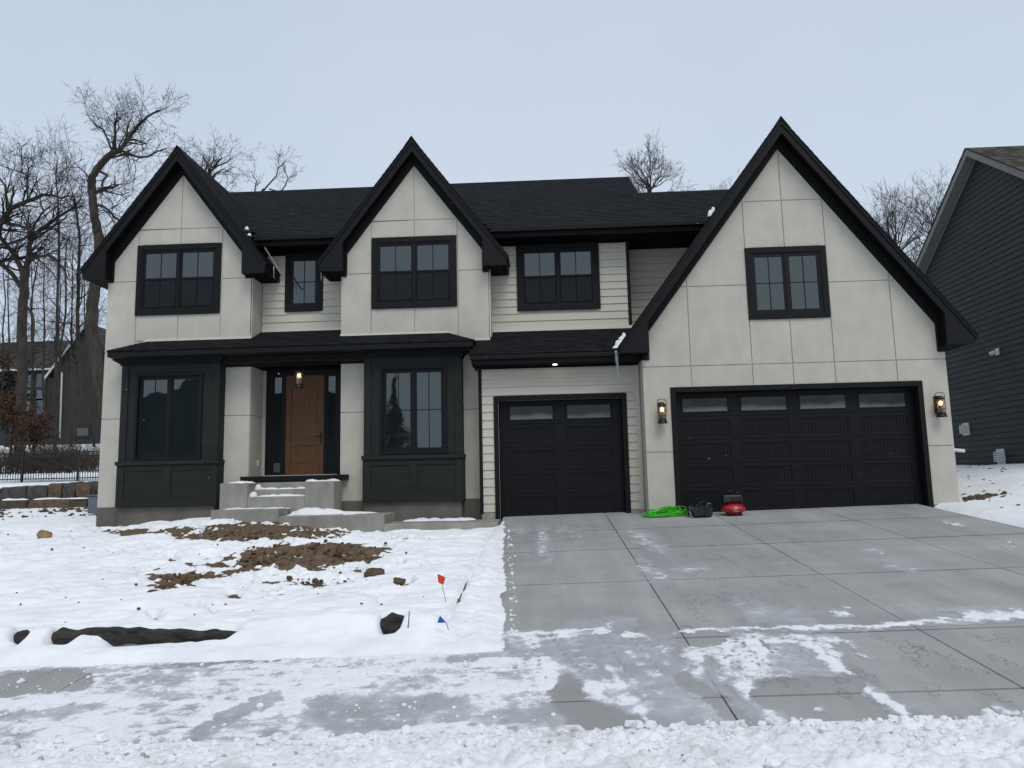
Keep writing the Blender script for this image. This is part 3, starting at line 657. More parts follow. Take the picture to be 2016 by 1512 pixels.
# snow lying on steps, walk and roof valleys
def heap(name, pts, label, cat='snow', m=SNOW, group=None):
    """pts: (x, y, z, rx, ry, h) low lumps merged into one heap"""
    mb = MB(); rr = random.Random(len(label))
    for (x, y, z, rx, ry, h) in pts:
        n, mrow = 14, 5; vs = []; 
        ph = rr.uniform(0, 50)
        for i in range(mrow+1):
            t = i/mrow
            for k in range(n):
                g = 2*math.pi*k/n; wob = 1+.28*mnoise.noise((math.cos(g)*1.7+ph, math.sin(g)*1.7, t))
                r_ = math.cos(t*math.pi/2)*.999+.001
                vs.append((x+math.cos(g)*rx*r_*wob, y+math.sin(g)*ry*r_*wob, z-.01+(h+.01)*math.sin(t*math.pi/2)*(1+.25*mnoise.noise((x*9+math.cos(g), y*9+math.sin(g), t*3+ph)))))
        fs = [(i*n+k, i*n+(k+1)%n, (i+1)*n+(k+1)%n, (i+1)*n+k) for i in range(mrow) for k in range(n)]
        mb.add(vs, fs, True)
    o = mb.build(name, m); tag(o, label, cat, group); return o
rr = random.Random(3)
heap('snow_drift', [(rr.uniform(-8.9,-7.85), rr.uniform(.40,.55), .485, rr.uniform(.09,.2), .06, rr.uniform(.015,.045)) for _ in range(16)]+[(-8.9,.45,.485,.09,.1,.11)], 'thin snow lying on the lowest step of the entry stoop')
heap('snow_drift', [(rr.uniform(-8.9,-7.85), rr.uniform(.68,.82), .635, rr.uniform(.09,.2), .06, rr.uniform(.015,.04)) for _ in range(16)]+[(-8.9,.72,.635,.08,.09,.11)], 'thin snow lying on the middle step of the entry stoop')
heap('snow_drift', [(rr.uniform(-9.45,-9.0), rr.uniform(.4,.85), .785, rr.uniform(.1,.2), .12, rr.uniform(.02,.045)) for _ in range(10)], 'thin snow on top of the left cheek wall of the stoop')
heap('snow_drift', [(rr.uniform(-7.75,-7.2), rr.uniform(.5,.85), .785, rr.uniform(.08,.16), .1, rr.uniform(.02,.05)) for _ in range(10)], 'small snow heap on the right cheek wall of the stoop')
heap('snow_drift', [(-7.55,.12,.095,.42,.20,.14), (-7.2,.2,.095,.4,.2,.11), (-6.85,.3,.095,.4,.18,.05), (-7.85,.15,.095,.15,.15,.08), (-7.0,.42,.09,.8,.15,.05)]+[(rr.uniform(-8.0,-6.4), rr.uniform(-.05,.3), .095, rr.uniform(.08,.2), .1, rr.uniform(.01,.03)) for _ in range(14)], 'white snow pile on the walk beside the stoop')
heap('snow_drift', [(rr.uniform(-9.3,-8.1), rr.uniform(-.05,.28), .245, rr.uniform(.08,.22), .1, rr.uniform(.008,.025)) for _ in range(20)], 'patchy snow on the landing slab below the steps')
heap('snow_drift', [(rr.uniform(-5.8,-4.2), rr.uniform(.35,.8), -.1, rr.uniform(.15,.3), .12, rr.uniform(.02,.06)) for _ in range(12)], 'snow strip between the walk and the right bay window')
heap('snow_clump', [(-.98,.34,3.50,.10,.16,.14), (-.90,.55,3.60,.08,.2,.16), (-.82,.8,3.74,.06,.2,.14), (-1.05,.2,3.44,.10,.08,.06)], 'white snow clump wedged beside the garage gable over the narrow garage door')
heap('snow_clump', [(*at(486,452,1.35), .05, .05, .07)], 'upper of two tiny snow clumps in the left gable valley')
heap('snow_clump', [(*at(491,464,1.2), .045, .05, .06)], 'lower of two tiny snow clumps in the left gable valley')
heap('snow_clump', [(*at(1399,427,1.3), .07, .1, .16), (*at(1404,418,1.4), .05, .1, .12)], 'small snow clump on the roof beside the large garage gable')
def icicle(x, y, z, L_, r, label, group=None):
    mb = MB(); n = 9; mb.tube([(x+.006*math.sin(i*1.9)+.07*L_*(i/n)**1.3*.5, y, z-L_*i/n) for i in range(n+1)], [r*(1-(i/n))**.8*(1+.12*math.sin(i*3.1))+.0015 for i in range(n+1)], 8)
    return tag(mb.build('icicle', ICE), label, 'icicle', group)
icicle(-1.075, .04, 3.36, .66, .042, 'long clear icicle hanging from the gutter beside the large garage gable')
p_ = at(539,524,.95); icicle(p_.x, p_.y, p_.z, .30, .012, 'thin icicle under the right eave of the left gable')
p_ = at(632,536,.95); icicle(p_.x, p_.y, p_.z, .22, .014, 'thin icicle under the left eave of the middle gable')

# ================================================================ LANTERNS
BULB = emis('lamp_bulb', (1.0,.66,.22), 14)
LGLASS = mat('lantern_glass', (.30,.24,.20), .25, .5, var=.15, scale=14); alpha_mix(LGLASS, .45)
def lantern(name, x, y, z, label, wallmount=True):
    e = empty(name, (x, y, z), label, 'lantern', 'black caged lanterns')
    P = lambda a, b, c: (x+a, y+b, z+c)
    mb = MB(); mb.lathe([(.105,0),(.098,.02),(.075,.075),(.078,.085),(.02,.086)], P(0,0,0), 20); mb.build('base', BRONZE, e)
    mb = MB(); mb.lathe([(.066,.087),(.066,.36),(.064,.36),(.064,.087)], P(0,0,0), 20); mb.build('glass_chimney', LGLASS, e)
    mb = MB(); mb.lathe([(.014,.086),(.014,.20),(.022,.205),(.022,.235)], P(0,0,0), 12); mb.build('socket', BRONZE, e)
    mb = MB(); mb.lathe([(.012,.236),(.034,.262),(.040,.285),(.030,.312),(.006,.325)], P(0,0,0), 14); mb.build('bulb', BULB, e)
    mb = MB(); mb.lathe([(.080,.355),(.082,.375),(.05,.40),(.045,.425),(.01,.427)], P(0,0,0), 18); mb.build('cap', BRONZE, e)
    mb = MB()
    for k in range(4):
        g = math.pi/4+k*math.pi/2; cx, cy = math.cos(g)*.082, math.sin(g)*.082; mb.tube([P(cx,cy,.05), P(cx,cy,.39)], .005, 6)
    for zz in (.16,.27): mb.tube([P(math.cos(t*math.pi/8)*.082, math.sin(t*math.pi/8)*.082, zz) for t in range(17)], .0045, 5)
    mb.build('cage', BRONZE, e)
    mb = MB(); hp = [P(-.085,0,.20), P(-.088,0,.42)]+[P(-.088*math.cos(t*math.pi/10), 0, .44+.055*math.sin(t*math.pi/10)**.6 if 0 < t < 10 else .44) for t in range(11)]+[P(.088,0,.42), P(.085,0,.20)]
    mb.tube(hp, .0065, 6); mb.build('bail', BRONZE, e)
    if wallmount:
        mb = MB(); mb.box(x-.055, x+.055, -.025-.004, -.004, z+.07, z+.44); mb.box(x-.02, x+.02, y, -.03, z+.385, z+.425); mb.build('back_plate', BRONZE, e)
    else:
        mb = MB(); mb.tube([P(0,0,.42), P(0,0,.62)], .006, 6); mb.lathe([(.06,.60),(.06,.63)], P(0,0,0), 16); mb.build('stem', BRONZE, e)
    return e
lantern('wall_lantern', -.215, -.15, 1.80, 'lit black wall lantern left of the wide garage door')
lantern('wall_lantern', 5.335, -.15, 1.785, 'lit black wall lantern right of the wide garage door')
lantern('pendant_lantern', -8.10, .92, 2.875, 'lit black pendant lantern hanging in front of the wooden entry door', False)

# ================================================================ GROUND
def hbase(x, y):
    """height of the ground without lumps"""
    z = .02*(np.clip(x, -12, 6)-2.5)+.08*np.clip(y, -10.3, 0)
    z = z+.24*sm(-5, .5, y)*sm(-6.2, -9.2, x)-.13*sm(-9.6,-12.2,x)*sm(-2.5,.6,y)*sm(6,2,y)                         # lawn rises to the left wing
    z = z+.22*np.exp(-((x+6.7)/1.9)**2-((y+2.5)/1.2)**2)+.10*np.exp(-((x+8.4)/1.3)**2-((y+1.4)/1.0)**2)-.10*sm(-7,-5.8,x)*sm(-3.45,-3.7,x)*sm(-3.4,-1.0,y)*sm(2,1,y)              # spoil heap before the walk
    z = z+.75*sm(5.2, 9.6, x)*sm(-8, 2, y)*sm(30, 12, np.abs(x))      # bank up to the next house
    lf = sm(-3, -6, x)
    z = z+lf*(.10*sm(1.5, 9, y)+.86*sm(11.55, 11.75, y)+.12*sm(12, 14, y)+2.9*sm(15, 37, y)+1.5*sm(37, 90, y))
    z = z+(1-lf)*sm(6, 40, y)*3.0
    return z
def grid_mesh(name, xs, ys, z, m, keep=None, attrs=None, parent=None, smooth=True):
    nx, ny = len(xs), len(ys); X, Y = np.meshgrid(xs, ys)
    co = np.stack([X, Y, z], -1).reshape(-1, 3)
    i = np.arange((nx-1)*(ny-1)); r, c = i//(nx-1), i % (nx-1); a = r*nx+c
    q = np.stack([a, a+1, a+nx+1, a+nx], 1)
    if keep is not None:
        k = keep.reshape(-1); q = q[k[q].any(1)]
        used = np.zeros(len(co), bool); used[q.ravel()] = True; mp = np.cumsum(used)-1; q = mp[q]; co = co[used]
        if attrs: attrs = {n: v.reshape(-1)[used] for n, v in attrs.items()}
    me = bpy.data.meshes.new(name); me.vertices.add(len(co)); me.vertices.foreach_set('co', co.astype(np.float32).ravel())
    me.loops.add(q.size); me.loops.foreach_set('vertex_index', q.astype(np.int32).ravel())
    me.polygons.add(len(q)); me.polygons.foreach_set('loop_start', np.arange(0, q.size, 4, dtype=np.int32)); me.polygons.foreach_set('loop_total', np.full(len(q), 4, dtype=np.int32))
    me.update(calc_edges=True); me.validate()
    if smooth: me.polygons.foreach_set('use_smooth', np.ones(len(me.polygons), bool))
    for n, v in (attrs or {}).items():
        at_ = me.attributes.new(n, 'FLOAT', 'POINT'); at_.data.foreach_set('value', v.reshape(-1).astype(np.float32))
    o = bpy.data.objects.new(name, me); C.objects.link(o); me.materials.append(m)
    if parent: o.parent = parent
    return o
# wide sheet to the horizon, snow covered, sunk where the finer ground lies on it
g_ = np.concatenate([-np.geomspace(400, 24, 26), np.arange(-23.6, 14.1, .4), np.geomspace(14.6, 400, 28)])
h_ = np.concatenate([-np.geomspace(400, 13.2, 24), np.arange(-13, 16.1, .3), np.geomspace(16.5, 400, 34)])
X, Y = np.meshgrid(g_, h_); Z = hbase(X, Y)+.03+.03*fbm(X*.7, Y*.7, 3, 2)*sm(400, 60, np.abs(X))
sink = sm(-16.2, -15.8, X)*sm(5.05, 4.6, X)*sm(-12.9, -12.5, Y)*sm(2.3, 1.9, Y)
hs = sm(-12.9, -12.3, X)*sm(5.8, 5.4, X)*sm(1.0, 1.3, Y)*sm(9.3, 8.7, Y)
Z = Z-.5*np.maximum(sink, hs)
tag(grid_mesh('ground', g_, h_, Z, SNOWF), 'snow covered ground around the houses', None, None, 'structure')

# ---- lawn soil and the snow over it
xs = np.arange(-16, -2.6, .03); ys = np.arange(-8.75, 2.31, .03); X, Y = np.meshgrid(xs, ys); H = hbase(X, Y)
PX, PY = topx(X, Y, H+.03)
blobs = [(510,1036,110,8,1.4),(620,1046,80,5,1.2),(455,1048,50,9,1.2),(565,1083,120,17,1),(505,1100,80,15,1),(660,1078,95,13,1),(705,1097,50,13,1),(370,1135,70,12,1),(335,1158,55,7,.9),(480,1118,40,9,.8),(430,1108,60,7,.85),(590,1108,75,13,.95),(470,1133,60,6,.8),(640,1100,60,10,.9),(395,1125,40,8,.9),(345,1145,45,8,.9),(320,1165,30,5,.9),(555,1130,40,5,.7),(620,1160,30,4,.6),(700,1120,40,6,.6),(330,1105,40,4,.7),(440,1090,30,4,.7),
         (470,1046,85,15,1.2),(560,1050,150,8,1.1),(400,1060,55,9,.9),(640,1054,60,6,.8),(280,1047,120,7,1.1),(215,1052,40,4,1),(345,1042,60,6,1),
         (470,1170,22,6,.7),(610,1148,16,5,.75),(560,1145,45,7,.55),(785,1150,15,9,.9),(625,1145,60,10,.5),(325,1085,35,6,.5),(300,1092,25,4,.6),(390,1195,14,4,.8),(415,1210,8,3,.8),(500,1178,8,3,.8),
         (40,1080,30,4,.7),(20,1052,25,3,.8),(95,1085,20,2.5,.6),(60,1095,12,2,.6),(135,1035,20,2,.6),(150,1062,15,2,.5),(300,1218,14,4,.7),(90,1020,25,3,.8),(40,1020,30,4,.8),(130,1020,20,2,.7),(10,1015,20,4,.7),(165,1022,15,2,.7),(780,1058,25,3,.7),(690,1140,14,3,.6),(255,1080,15,2,.6),(262,1078,8,2,.6),(160,1105,8,2,.6),(75,1148,6,2,.7),(95,1170,8,2,.7),(245,1165,9,2,.7),(820,1062,8,2,.6)]
ex = np.zeros_like(X)
wx = 26*fbm(X*2.2, Y*2.2, 3, 11)+10*fbm(X*9, Y*9, 2, 12); wy = 8*fbm(X*2.2, Y*2.2, 3, 21)+5*fbm(X*8, Y*8, 3, 22)
for (bx_, by_, rx_, ry_, s_) in blobs:
    d = np.hypot((PX+wx-bx_)/(rx_*1.0), (PY+wy-by_)/(ry_*1.05)); ex = np.maximum(ex, s_*np.clip(1.35-d, 0, 1))
rough = fbm(X*5.5, Y*5.5, 4, 31, .6)
near = np.clip(1.25-np.hypot((PX-540)/330, (PY-1115)/85), 0, 1)
spk = sm(.22, .46, fbm(X*4.2+3, Y*7.5, 3, 41))*near*.75+sm(.34, .52, fbm(X*3.1+9, Y*6.5, 3, 43))*.6*sm(1150, 1010, PY)*sm(500, 100, PX)
ex = np.maximum(ex, spk)
f1, f2, idv = worley(X*9, Y*9, 3); w1, w2, _ = worley(X*4, Y*4, 4)
lump = (.5-f1)*.06*np.clip(idv*1.4-.1, 0, 1)+(.5-w1)*.06
soilz = H-.015+(lump+.02*rough)*np.clip(ex*1.6, 0.15, 1)+.05*np.clip(ex-.5, 0, 1)*(.5+rough)
fd = sm(-3.50, -3.60, X); soilz = soilz*fd+(H-.09)*(1-fd)
sw = sm(-8.40, -8.30, Y); soilz = soilz*sw+(H-.09)*(1-sw)
SOILO = tag(grid_mesh('lawn_soil', xs, ys, soilz, SOIL), 'bare brown soil of the front yard', None, None, 'structure')
# snow thickness: wind ripples, thinner over soil, ridge thrown up along driveway and sidewalk
rip = fbm(X*1.1+.35*Y, Y*3.4-.5*X, 4, 51)
rip2 = fbm(X*2.6+.8*Y, Y*8.5-1.2*X, 3, 53)
T = .066+.070*rip+.017*rip2+.006*fbm(X*9, Y*14, 3, 52)+.005*rough-ex*(.20+.24*fbm(X*5, Y*6.5, 4, 54, .65))
T = np.where(ex < .02, np.maximum(T, .012), T)
edge = -3.42+.055*(-1.0-Y)+.05*fbm(Y*2.5, X*0+3, 3, 61)+.03*fbm(X*7, Y*7, 3, 62)        # shovelled ridge, its outer edge
rg = sm(-3.75, -3.42, X)*sm(0, .28, edge-X)
T = T*sm(-3.50, -3.85, X)+rg*(.055+.045*fbm(X*5, Y*5, 4, 63, .6)+.03*(.5-worley(X*8, Y*8, 66)[0]))+np.where(X > edge, -.12, 0)+.028*sm(-3.85, -3.6, X)*sm(-3.40, -3.6, X)
crack = np.exp(-((X-(-3.66+.02*fbm(Y*3, X*0, 2, 65)))/.022)**2)*sm(-8.2, -7.6, Y)*sm(-.6, -1.4, Y); T = T-.05*crack-.10*crack*sm(-5.0, -5.6, Y)*sm(-7.0, -6.6, Y)
fe = -8.49+.10*fbm(X*1.6, Y*0, 4, 67)+.02*fbm(X*9, Y*9, 2, 68)
T = T*sm(-8.55, -8.0, Y)+(.026+.03*fbm(X*4, Y*6, 3, 69))*sm(0, .2, Y-fe)*sm(-8.1, -8.4, Y)+np.where(Y < fe, -.12, 0)
# drift over the erosion log, open where the log shows
LOGY = lambda x: -7.86+.02*(x+6)+.03*np.sin(x*2.1)
dl = Y-LOGY(X); cover = 1-sm(-7.98,-7.93,X)*sm(-5.60,-5.80,X)*(1-.95*sm(-7.78,-7.73,X)*sm(-7.50,-7.56,X))
cover = np.clip(np.maximum(cover, .62*sm(.02,.75,fbm(X*2.4+4, Y*1.5, 2, 72)+.30*sm(-6.9,-5.8,X)+.10))-sm(-4.3,-4.22,X)*sm(-4.02,-4.1,X), 0, 1)
T = T+.13*np.exp(-(dl/.20)**2)*cover*sm(-3.5,-3.8,X)+.055*np.exp(-((dl-.18)/.10)**2)*(1-cover)*(.55+1.3*fbm(X*3.5,Y*0,4,71))-.07*np.exp(-((dl+.03)/.10)**2)*(1-cover)+.03*np.exp(-((dl+.12)/.05)**2)*(1-cover)*(fbm(X*5,Y*0,3,73))
T = T+.02*np.exp(-((dl+.28)/.16)**2)*sm(-3.5,-3.8,X)
T = T-.25*((X > -12.3) & (Y > 1.0))
T = np.where((X > -9.45) & (X < -3.58) & (Y > -.44) & (Y < 1.2), np.minimum(T, -.05+0*X), T)
T = np.where((X > -7.8) & (X < -3.8) & (Y > .55) & (Y < .95), .03+.02*rough-.06*sm(-5.2,-4.7,X), T)
keep = T > -.04
tag(grid_mesh('snow_cover', xs, ys, H+np.maximum(T, -.05), SNOW, keep), 'thin rippled snow over the front yard', None, None, 'stuff')

# ---- driveway, sidewalk: separate slabs with real joints
drive = empty('driveway', (.7, -4, -.3)); drive['kind'] = 'structure'
side = empty('sidewalk', (-6, -9.1, -.9)); side['kind'] = 'structure'
def slab(x0, x1, y0, y1, parent, rr=random.Random(5)):
    P = lambda x, y, dz: (x, y, .02*(x-2.5)+.08*y+dz); d = rr.uniform(-.0015, .0015); g = .006
    x0 += g; x1 -= g; y0 += .011; y1 -= .011
    mb = MB(); mb.add([P(x0,y0,-.11),P(x1,y0,-.11),P(x1,y1,-.11),P(x0,y1,-.11),P(x0,y0,d),P(x1,y0,d),P(x1,y1,d),P(x0,y1,d)], [(0,3,2,1),(4,5,6,7),(0,1,5,4),(1,2,6,5),(2,3,7,6),(3,0,4,7)])
    return mb.build('slab', CONC, parent, bevel=.006)
dzz = lambda x, y: .02*(x-2.5)+.08*y+.0022
JX = [-3.56,-1.39,.715,2.87,4.88]; JY = [-1.62,-3.60,-5.85,-8.22]
for i in range(4):
    x0, x1 = JX[i], JX[i+1]
    tops = {0: .79, 1: .02, 2: .22, 3: .22}[i]
    if i == 1: slab(x0, -.55, -.0+.02, .79, drive); slab(x0, x1, JY[0], .02, drive); 
    else: slab(x0, x1, JY[0], tops, drive)
    for a, b in ((JY[1],JY[0]),(JY[2],JY[1]),(JY[3],JY[2])): slab(x0, x1, a, b, drive)
    slab(x0, x1, -9.66, JY[3], side); slab(x0, x1, -11.6, -9.66, drive)
slab(4.88, 7.0, -9.66, JY[3], side); slab(4.88, 7.0, -11.6, -9.66, drive)
for k in range(6):
    x1 = -3.56-1.55*k; slab(x1-1.55, x1, -11.2, -8.42, side)
part('joint_bed', mat('joint_dark', (.035,.034,.033), .95, .1, var=.2), drive, (-3.5,4.86,-.02,.75,-.5,-.14))
mb = MB(); P = lambda x, y, dz: (x, y, .02*(x-2.5)+.08*y+dz)
mb.add([P(-13.2,-11.6,-.03),P(4.88,-11.6,-.03),P(4.88,.2,-.03),P(-3.5,.2,-.03),P(-3.5,-8.4,-.03),P(-13.2,-8.4,-.03)], [(0,1,2,3,4,5)]); mb.build('joint_bed', bpy.data.materials['joint_dark'], drive)

# dirt settled in the tooled cross joints
JD = mat('joint_dirt', (.10,.098,.094), .9, .1, var=.3, scale=9); alpha_mix(JD, .5)
for jy_ in (-1.62,-3.60,-5.85,-8.22,-9.66):
    mb = MB(); n_ = 60; w0 = .022*max(.22, 1+jy_*.085)
    for k in range(n_):
        xa_ = -3.5+8.36*k/n_; xb_ = -3.5+8.36*(k+1)/n_; wa = w0*(1+.5*mnoise.noise((xa_*3, jy_, 0))); wb = w0*(1+.5*mnoise.noise((xb_*3, jy_, 0)))
        mb.add([(xa_,jy_-wa,dzz(xa_,jy_-wa)),(xb_,jy_-wb,dzz(xb_,jy_-wb)),(xb_,jy_+wb,dzz(xb_,jy_+wb)),(xa_,jy_+wa,dzz(xa_,jy_+wa))], [(0,1,2,3)])
    mb.build('joint', JD, drive)
# ---- packed snow, ice film and frost lying on the slabs
def film_mat():
    m = snow_mat('packed_snow', (.36,.37,.395), (.80,.81,.83), .006, 30)
    N = m.node_tree.nodes; L = m.node_tree.links; b = N['Principled BSDF']
    def attr(n):
        q = N.new('ShaderNodeAttribute'); q.attribute_name = n; return q.outputs['Fac']
    def mth(op, *a):
        q = N.new('ShaderNodeMath'); q.operation = op
        for i, v in enumerate(a):
            if hasattr(v, 'links'): L.new(v, q.inputs[i])
            else: q.inputs[i].default_value = v
        return q.outputs[0]
    def rng_(v, a0, a1, b0=0, b1=1):
        q = N.new('ShaderNodeMapRange'); q.interpolation_type = 'SMOOTHSTEP'; L.new(v, q.inputs[0])
        for i, k in enumerate((a0, a1, b0, b1)): q.inputs[i+1].default_value = k
        return q.outputs[0]
    tc = N.new('ShaderNodeTexCoord')
    def noi(sc, det, rough):
        q = N.new('ShaderNodeTexNoise'); q.inputs['Scale'].default_value = sc; q.inputs['Detail'].default_value = det; q.inputs['Roughness'].default_value = rough; L.new(tc.outputs['Object'], q.inputs['Vector']); return q.outputs['Fac']
    n1 = noi(6.5, 10, .72); n2 = noi(2.2, 8, .6); n3 = noi(28, 6, .7)
    crust = rng_(mth('ADD', attr('cover'), mth('MULTIPLY', mth('SUBTRACT', n1, .5), 1.9)), .20, .86)
    crust = mth('MULTIPLY', crust, rng_(n3, .22, .5, .72, 1))
    ice = mth('MULTIPLY', attr('ice'), rng_(n2, .3, .7, .38, .75))
    ramp = [q for q in N if q.type == 'VALTORGB'][0]
    for l in list(ramp.inputs[0].links): L.remove(l)
    L.new(crust, ramp.inputs[0]); ramp.color_ramp.elements[0].position = .1; ramp.color_ramp.elements[1].position = .9
    ramp.color_ramp.elements[0].color = (.60,.61,.64,1)
    L.new(rng_(crust, 0, 1, .38, .8), b.inputs['Roughness'])
    alpha_mix(m, mth('MINIMUM', mth('MAXIMUM', crust, ice), .985)); return m
FILM = film_mat()
xs = np.arange(-10.5, 6.2, .028); ys = np.arange(-10.75, -.4, .028); X, Y = np.meshgrid(xs, ys); H = .02*(X-2.5)+.08*Y
PX, PY = topx(X, Y, H)
jx = 18*fbm(X*2.6, Y*2.6, 3, 81)+14*fbm(X*11, Y*11, 4, 82, .65); jy = 7*fbm(X*2.6, Y*2.6, 3, 83)+7*fbm(X*10, Y*10, 4, 84, .65)
QX, QY = PX+jx, PY+jy
def cap(x0, y0, x1, y1, r, asp=1.0):
    ax, ay = x1-x0, (y1-y0)*asp; t = np.clip(((QX-x0)*ax+(QY-y0)*asp*ay)/(ax*ax+ay*ay+1e-6), 0, 1)
    return np.hypot(QX-x0-ax*t, (QY-y0)*asp-ay*t)/r
cov = np.zeros_like(X); ice = np.zeros_like(X)
def put(d, s, i=None, soft=.95):
    global cov, ice; k = np.clip((1.25-d)/soft, 0, 1); cov = np.maximum(cov, s*k); ice = np.maximum(ice, (s if i is None else i)*np.clip((1.35-d)/.3, 0, 1))
def cut(d, s, i=None, soft=.4):
    global cov, ice; k = np.clip((1.2-d)/soft, 0, 1); cov = cov*(1-s*k); ice = ice*(1-(s if i is None else i)*k)
blot = fbm(X*1.7, Y*2.2, 4, 87, .6); streak = fbm(X*.8+.2*Y, Y*4.5, 4, 86, .6)
lw = sm(-2.55, -3.0, X+.12*fbm(X*2,Y*2,2,85)); walkmask = sm(-8.38, -8.5, Y+.04*blot)
cov = np.maximum(cov, lw*walkmask*np.clip(.77+.42*streak+.45*blot, .15, 1)); ice = np.maximum(ice, lw*walkmask*1.0)
mid = sm(985, 1010, QX)*sm(1350, 1320, QX+.30*(QY-1250))*sm(1240, 1248, QY)
cov = np.maximum(cov, mid*np.clip(.58+.25*streak+.45*blot+.45*fbm(X*9+Y*1.6, Y*.9, 3, 94), .10, 1)); ice = np.maximum(ice, mid)
fan = sm(1330, 1350, QX)*sm(1650, 1630, QX-.55*(QY-1250))*sm(1246, 1252, QY)*sm(1352, 1338, QY)
cov = np.maximum(cov, fan*np.clip(.60+.4*blot+.45*fbm(X*9-Y*2.0, Y*.9, 3, 95), .08, 1)); ice = np.maximum(ice, fan)
put(cap(1290,1350,1440,1440,55), .42, .95); put(cap(1455,1345,1545,1425,20), .80, 1); put(cap(1590,1268,1665,1325,16), .92); put(cap(1660,1325,1740,1375,11), .95); put(cap(1740,1375,1790,1402,13), .95); put(cap(1430,1262,1590,1258,10), .8)
put(cap(1010,1250,1200,1242,7), .85); put(cap(1110,1236,1235,1232,13), .25, .9); put(cap(1185,1222,1195,1240,6), .6); put(cap(1330,1246,1560,1238,5), .85); put(cap(1560,1237,1760,1231,5), .9); put(cap(1760,1230,2020,1214,6), .9)
put(cap(1900,1212,2016,1210,13), .85); put(cap(1840,1204,1890,1204,6), .2, .9); put(cap(1450,1190,1485,1225,9), .2, .9); put(cap(1490,1205,1590,1230,18), .36, 1); put(cap(1640,1210,1675,1206,8), .8)
for a in ((1062,1045,1075,1095,13,.5),(1250,1053,1310,1082,10,.5),(1265,1112,1300,1135,11,.5),(1335,1122,1385,1122,8,.48),(1698,1080,1735,1090,8,.55),(1750,1114,1810,1120,5,.48),(1450,1195,1465,1192,8,.4),(1110,1156,1120,1158,4,.45),(1095,1041,1130,1043,5,.4),(1000,1044,1040,1045,4,.45),(1868,1030,1880,1033,4,.9),(1880,1034,1905,1038,3,.9),(1985,1072,1995,1080,6,.45),(1960,1390,2010,1402,8,.75),(1165,1370,1200,1376,8,.75),(1600,1395,1625,1400,8,.7),(1655,1265,1685,1275,4,.7),(1690,1288,1720,1296,4,.6),(1130,1056,1140,1058,4,.4)):
    put(cap(*a[:5]), a[5], .75, .8)
for k in range(26):
    x_, y_ = rng.uniform(1420,1980), rng.uniform(1060,1200); put(cap(x_,y_,x_+rng.uniform(8,30),y_+rng.uniform(-2,2),rng.uniform(2,5)), rng.uniform(.15,.36), .3, .9)
cut(cap(-20,1354,165,1338,19), 1); cut(cap(360,1309,545,1301,4), .95); cut(cap(1115,1362,1150,1420,30), 1); cut(cap(1150,1400,1250,1428,22), 1); cut(cap(1350,1340,1480,1432,14), 1); cut(cap(1345,1262,1410,1258,13), .9)
cut(cap(660,1420,900,1400,40,1.4), .48, .05); cut(cap(400,1436,540,1375,13), .5, .05); cut(cap(600,1420,640,1385,20), .45, 0); cut(cap(880,1298,1080,1278,12), .5, 0); cut(cap(1500,1362,1690,1354,22), 1); cut(cap(1500,1375,1600,1385,18), 1)
scr = np.abs(fbm(X*11+Y*2.2, Y*.5, 2, 91)); trk = sm(.045, .0, scr)*((mid+fan) > .2)*sm(-9.3,-8.9,Y); cov = cov-.5*trk; ice = ice*(1-.5*trk)
cov = cov-.3*sm(.05, 0, np.abs(fbm(X*.6, Y*14+X*1.0, 2, 92)))*lw*walkmask
cov = np.clip(cov, 0, 1); ice = np.clip(ice, 0, 1)
th = .0035+.022*np.clip(cov-.55, 0, 1)*(1+1.2*fbm(X*12, Y*12, 3, 93))
tag(grid_mesh('packed_snow_film', xs, ys, H+th, FILM, np.maximum(cov, ice) > .02, {'cover': cov, 'ice': ice}), 'packed snow, ice and frost left on driveway and sidewalk', None, None, 'stuff')

# ---- ploughed bank along the street
def bank_mat():
    m = snow_mat('ploughed_snow', (.70,.705,.715), (.87,.875,.885), .010, 26)
    N = m.node_tree.nodes; L = m.node_tree.links; b = N['Principled BSDF']; ramp = [q for q in N if q.type == 'VALTORGB'][0]
    tc = N.new('ShaderNodeTexCoord'); n = N.new('ShaderNodeTexNoise'); n.inputs['Scale'].default_value = 1.5; n.inputs['Detail'].default_value = 9; n.inputs['Roughness'].default_value = .7; L.new(tc.outputs['Object'], n.inputs['Vector'])
    r = N.new('ShaderNodeMapRange'); r.inputs[1].default_value = .56; r.inputs[2].default_value = .74; r.inputs[4].default_value = .7; L.new(n.outputs['Fac'], r.inputs[0])
    mx = N.new('ShaderNodeMixRGB'); L.new(r.outputs[0], mx.inputs[0]); L.new(ramp.outputs[0], mx.inputs[1]); mx.inputs[2].default_value = (.36,.31,.25,1); L.new(mx.outputs[0], b.inputs['Base Color'])
    return m
BANK = bank_mat()
xs = np.arange(-11.0, 5.5, .018); ys = np.arange(-12.6, -9.75, .018); X, Y = np.meshgrid(xs, ys)
H = .02*(X-2.5)+.08*np.maximum(Y, -10.3)
be = -10.16+.09*fbm(X*1.1, X*0+5, 4, 101)+.05*fbm(X*5, Y*5, 3, 102)-.02*X*0
u = be-Y
a1, a2, ai = worley(X*5.2+.3*fbm(X*3,Y*3,2,103), Y*5.2, 104); b1, b2, bi = worley(X*12, Y*12, 105); c1, c2, ci = worley(X*27, Y*27, 106)
d1, d2, di = worley(X*19, Y*19, 108)
ch = (.62-a1)*.07*np.clip(ai*1.5-.35, 0, 1)+(.55-b1)*.06*np.clip(bi*1.7-.5, 0, 1)+(.5-d1)*.05*np.clip(di*1.5-.35,0,1)+(.5-c1)*.030*np.clip(ci*1.4-.2,0,1)+.018*fbm(X*16, Y*16, 4, 107)
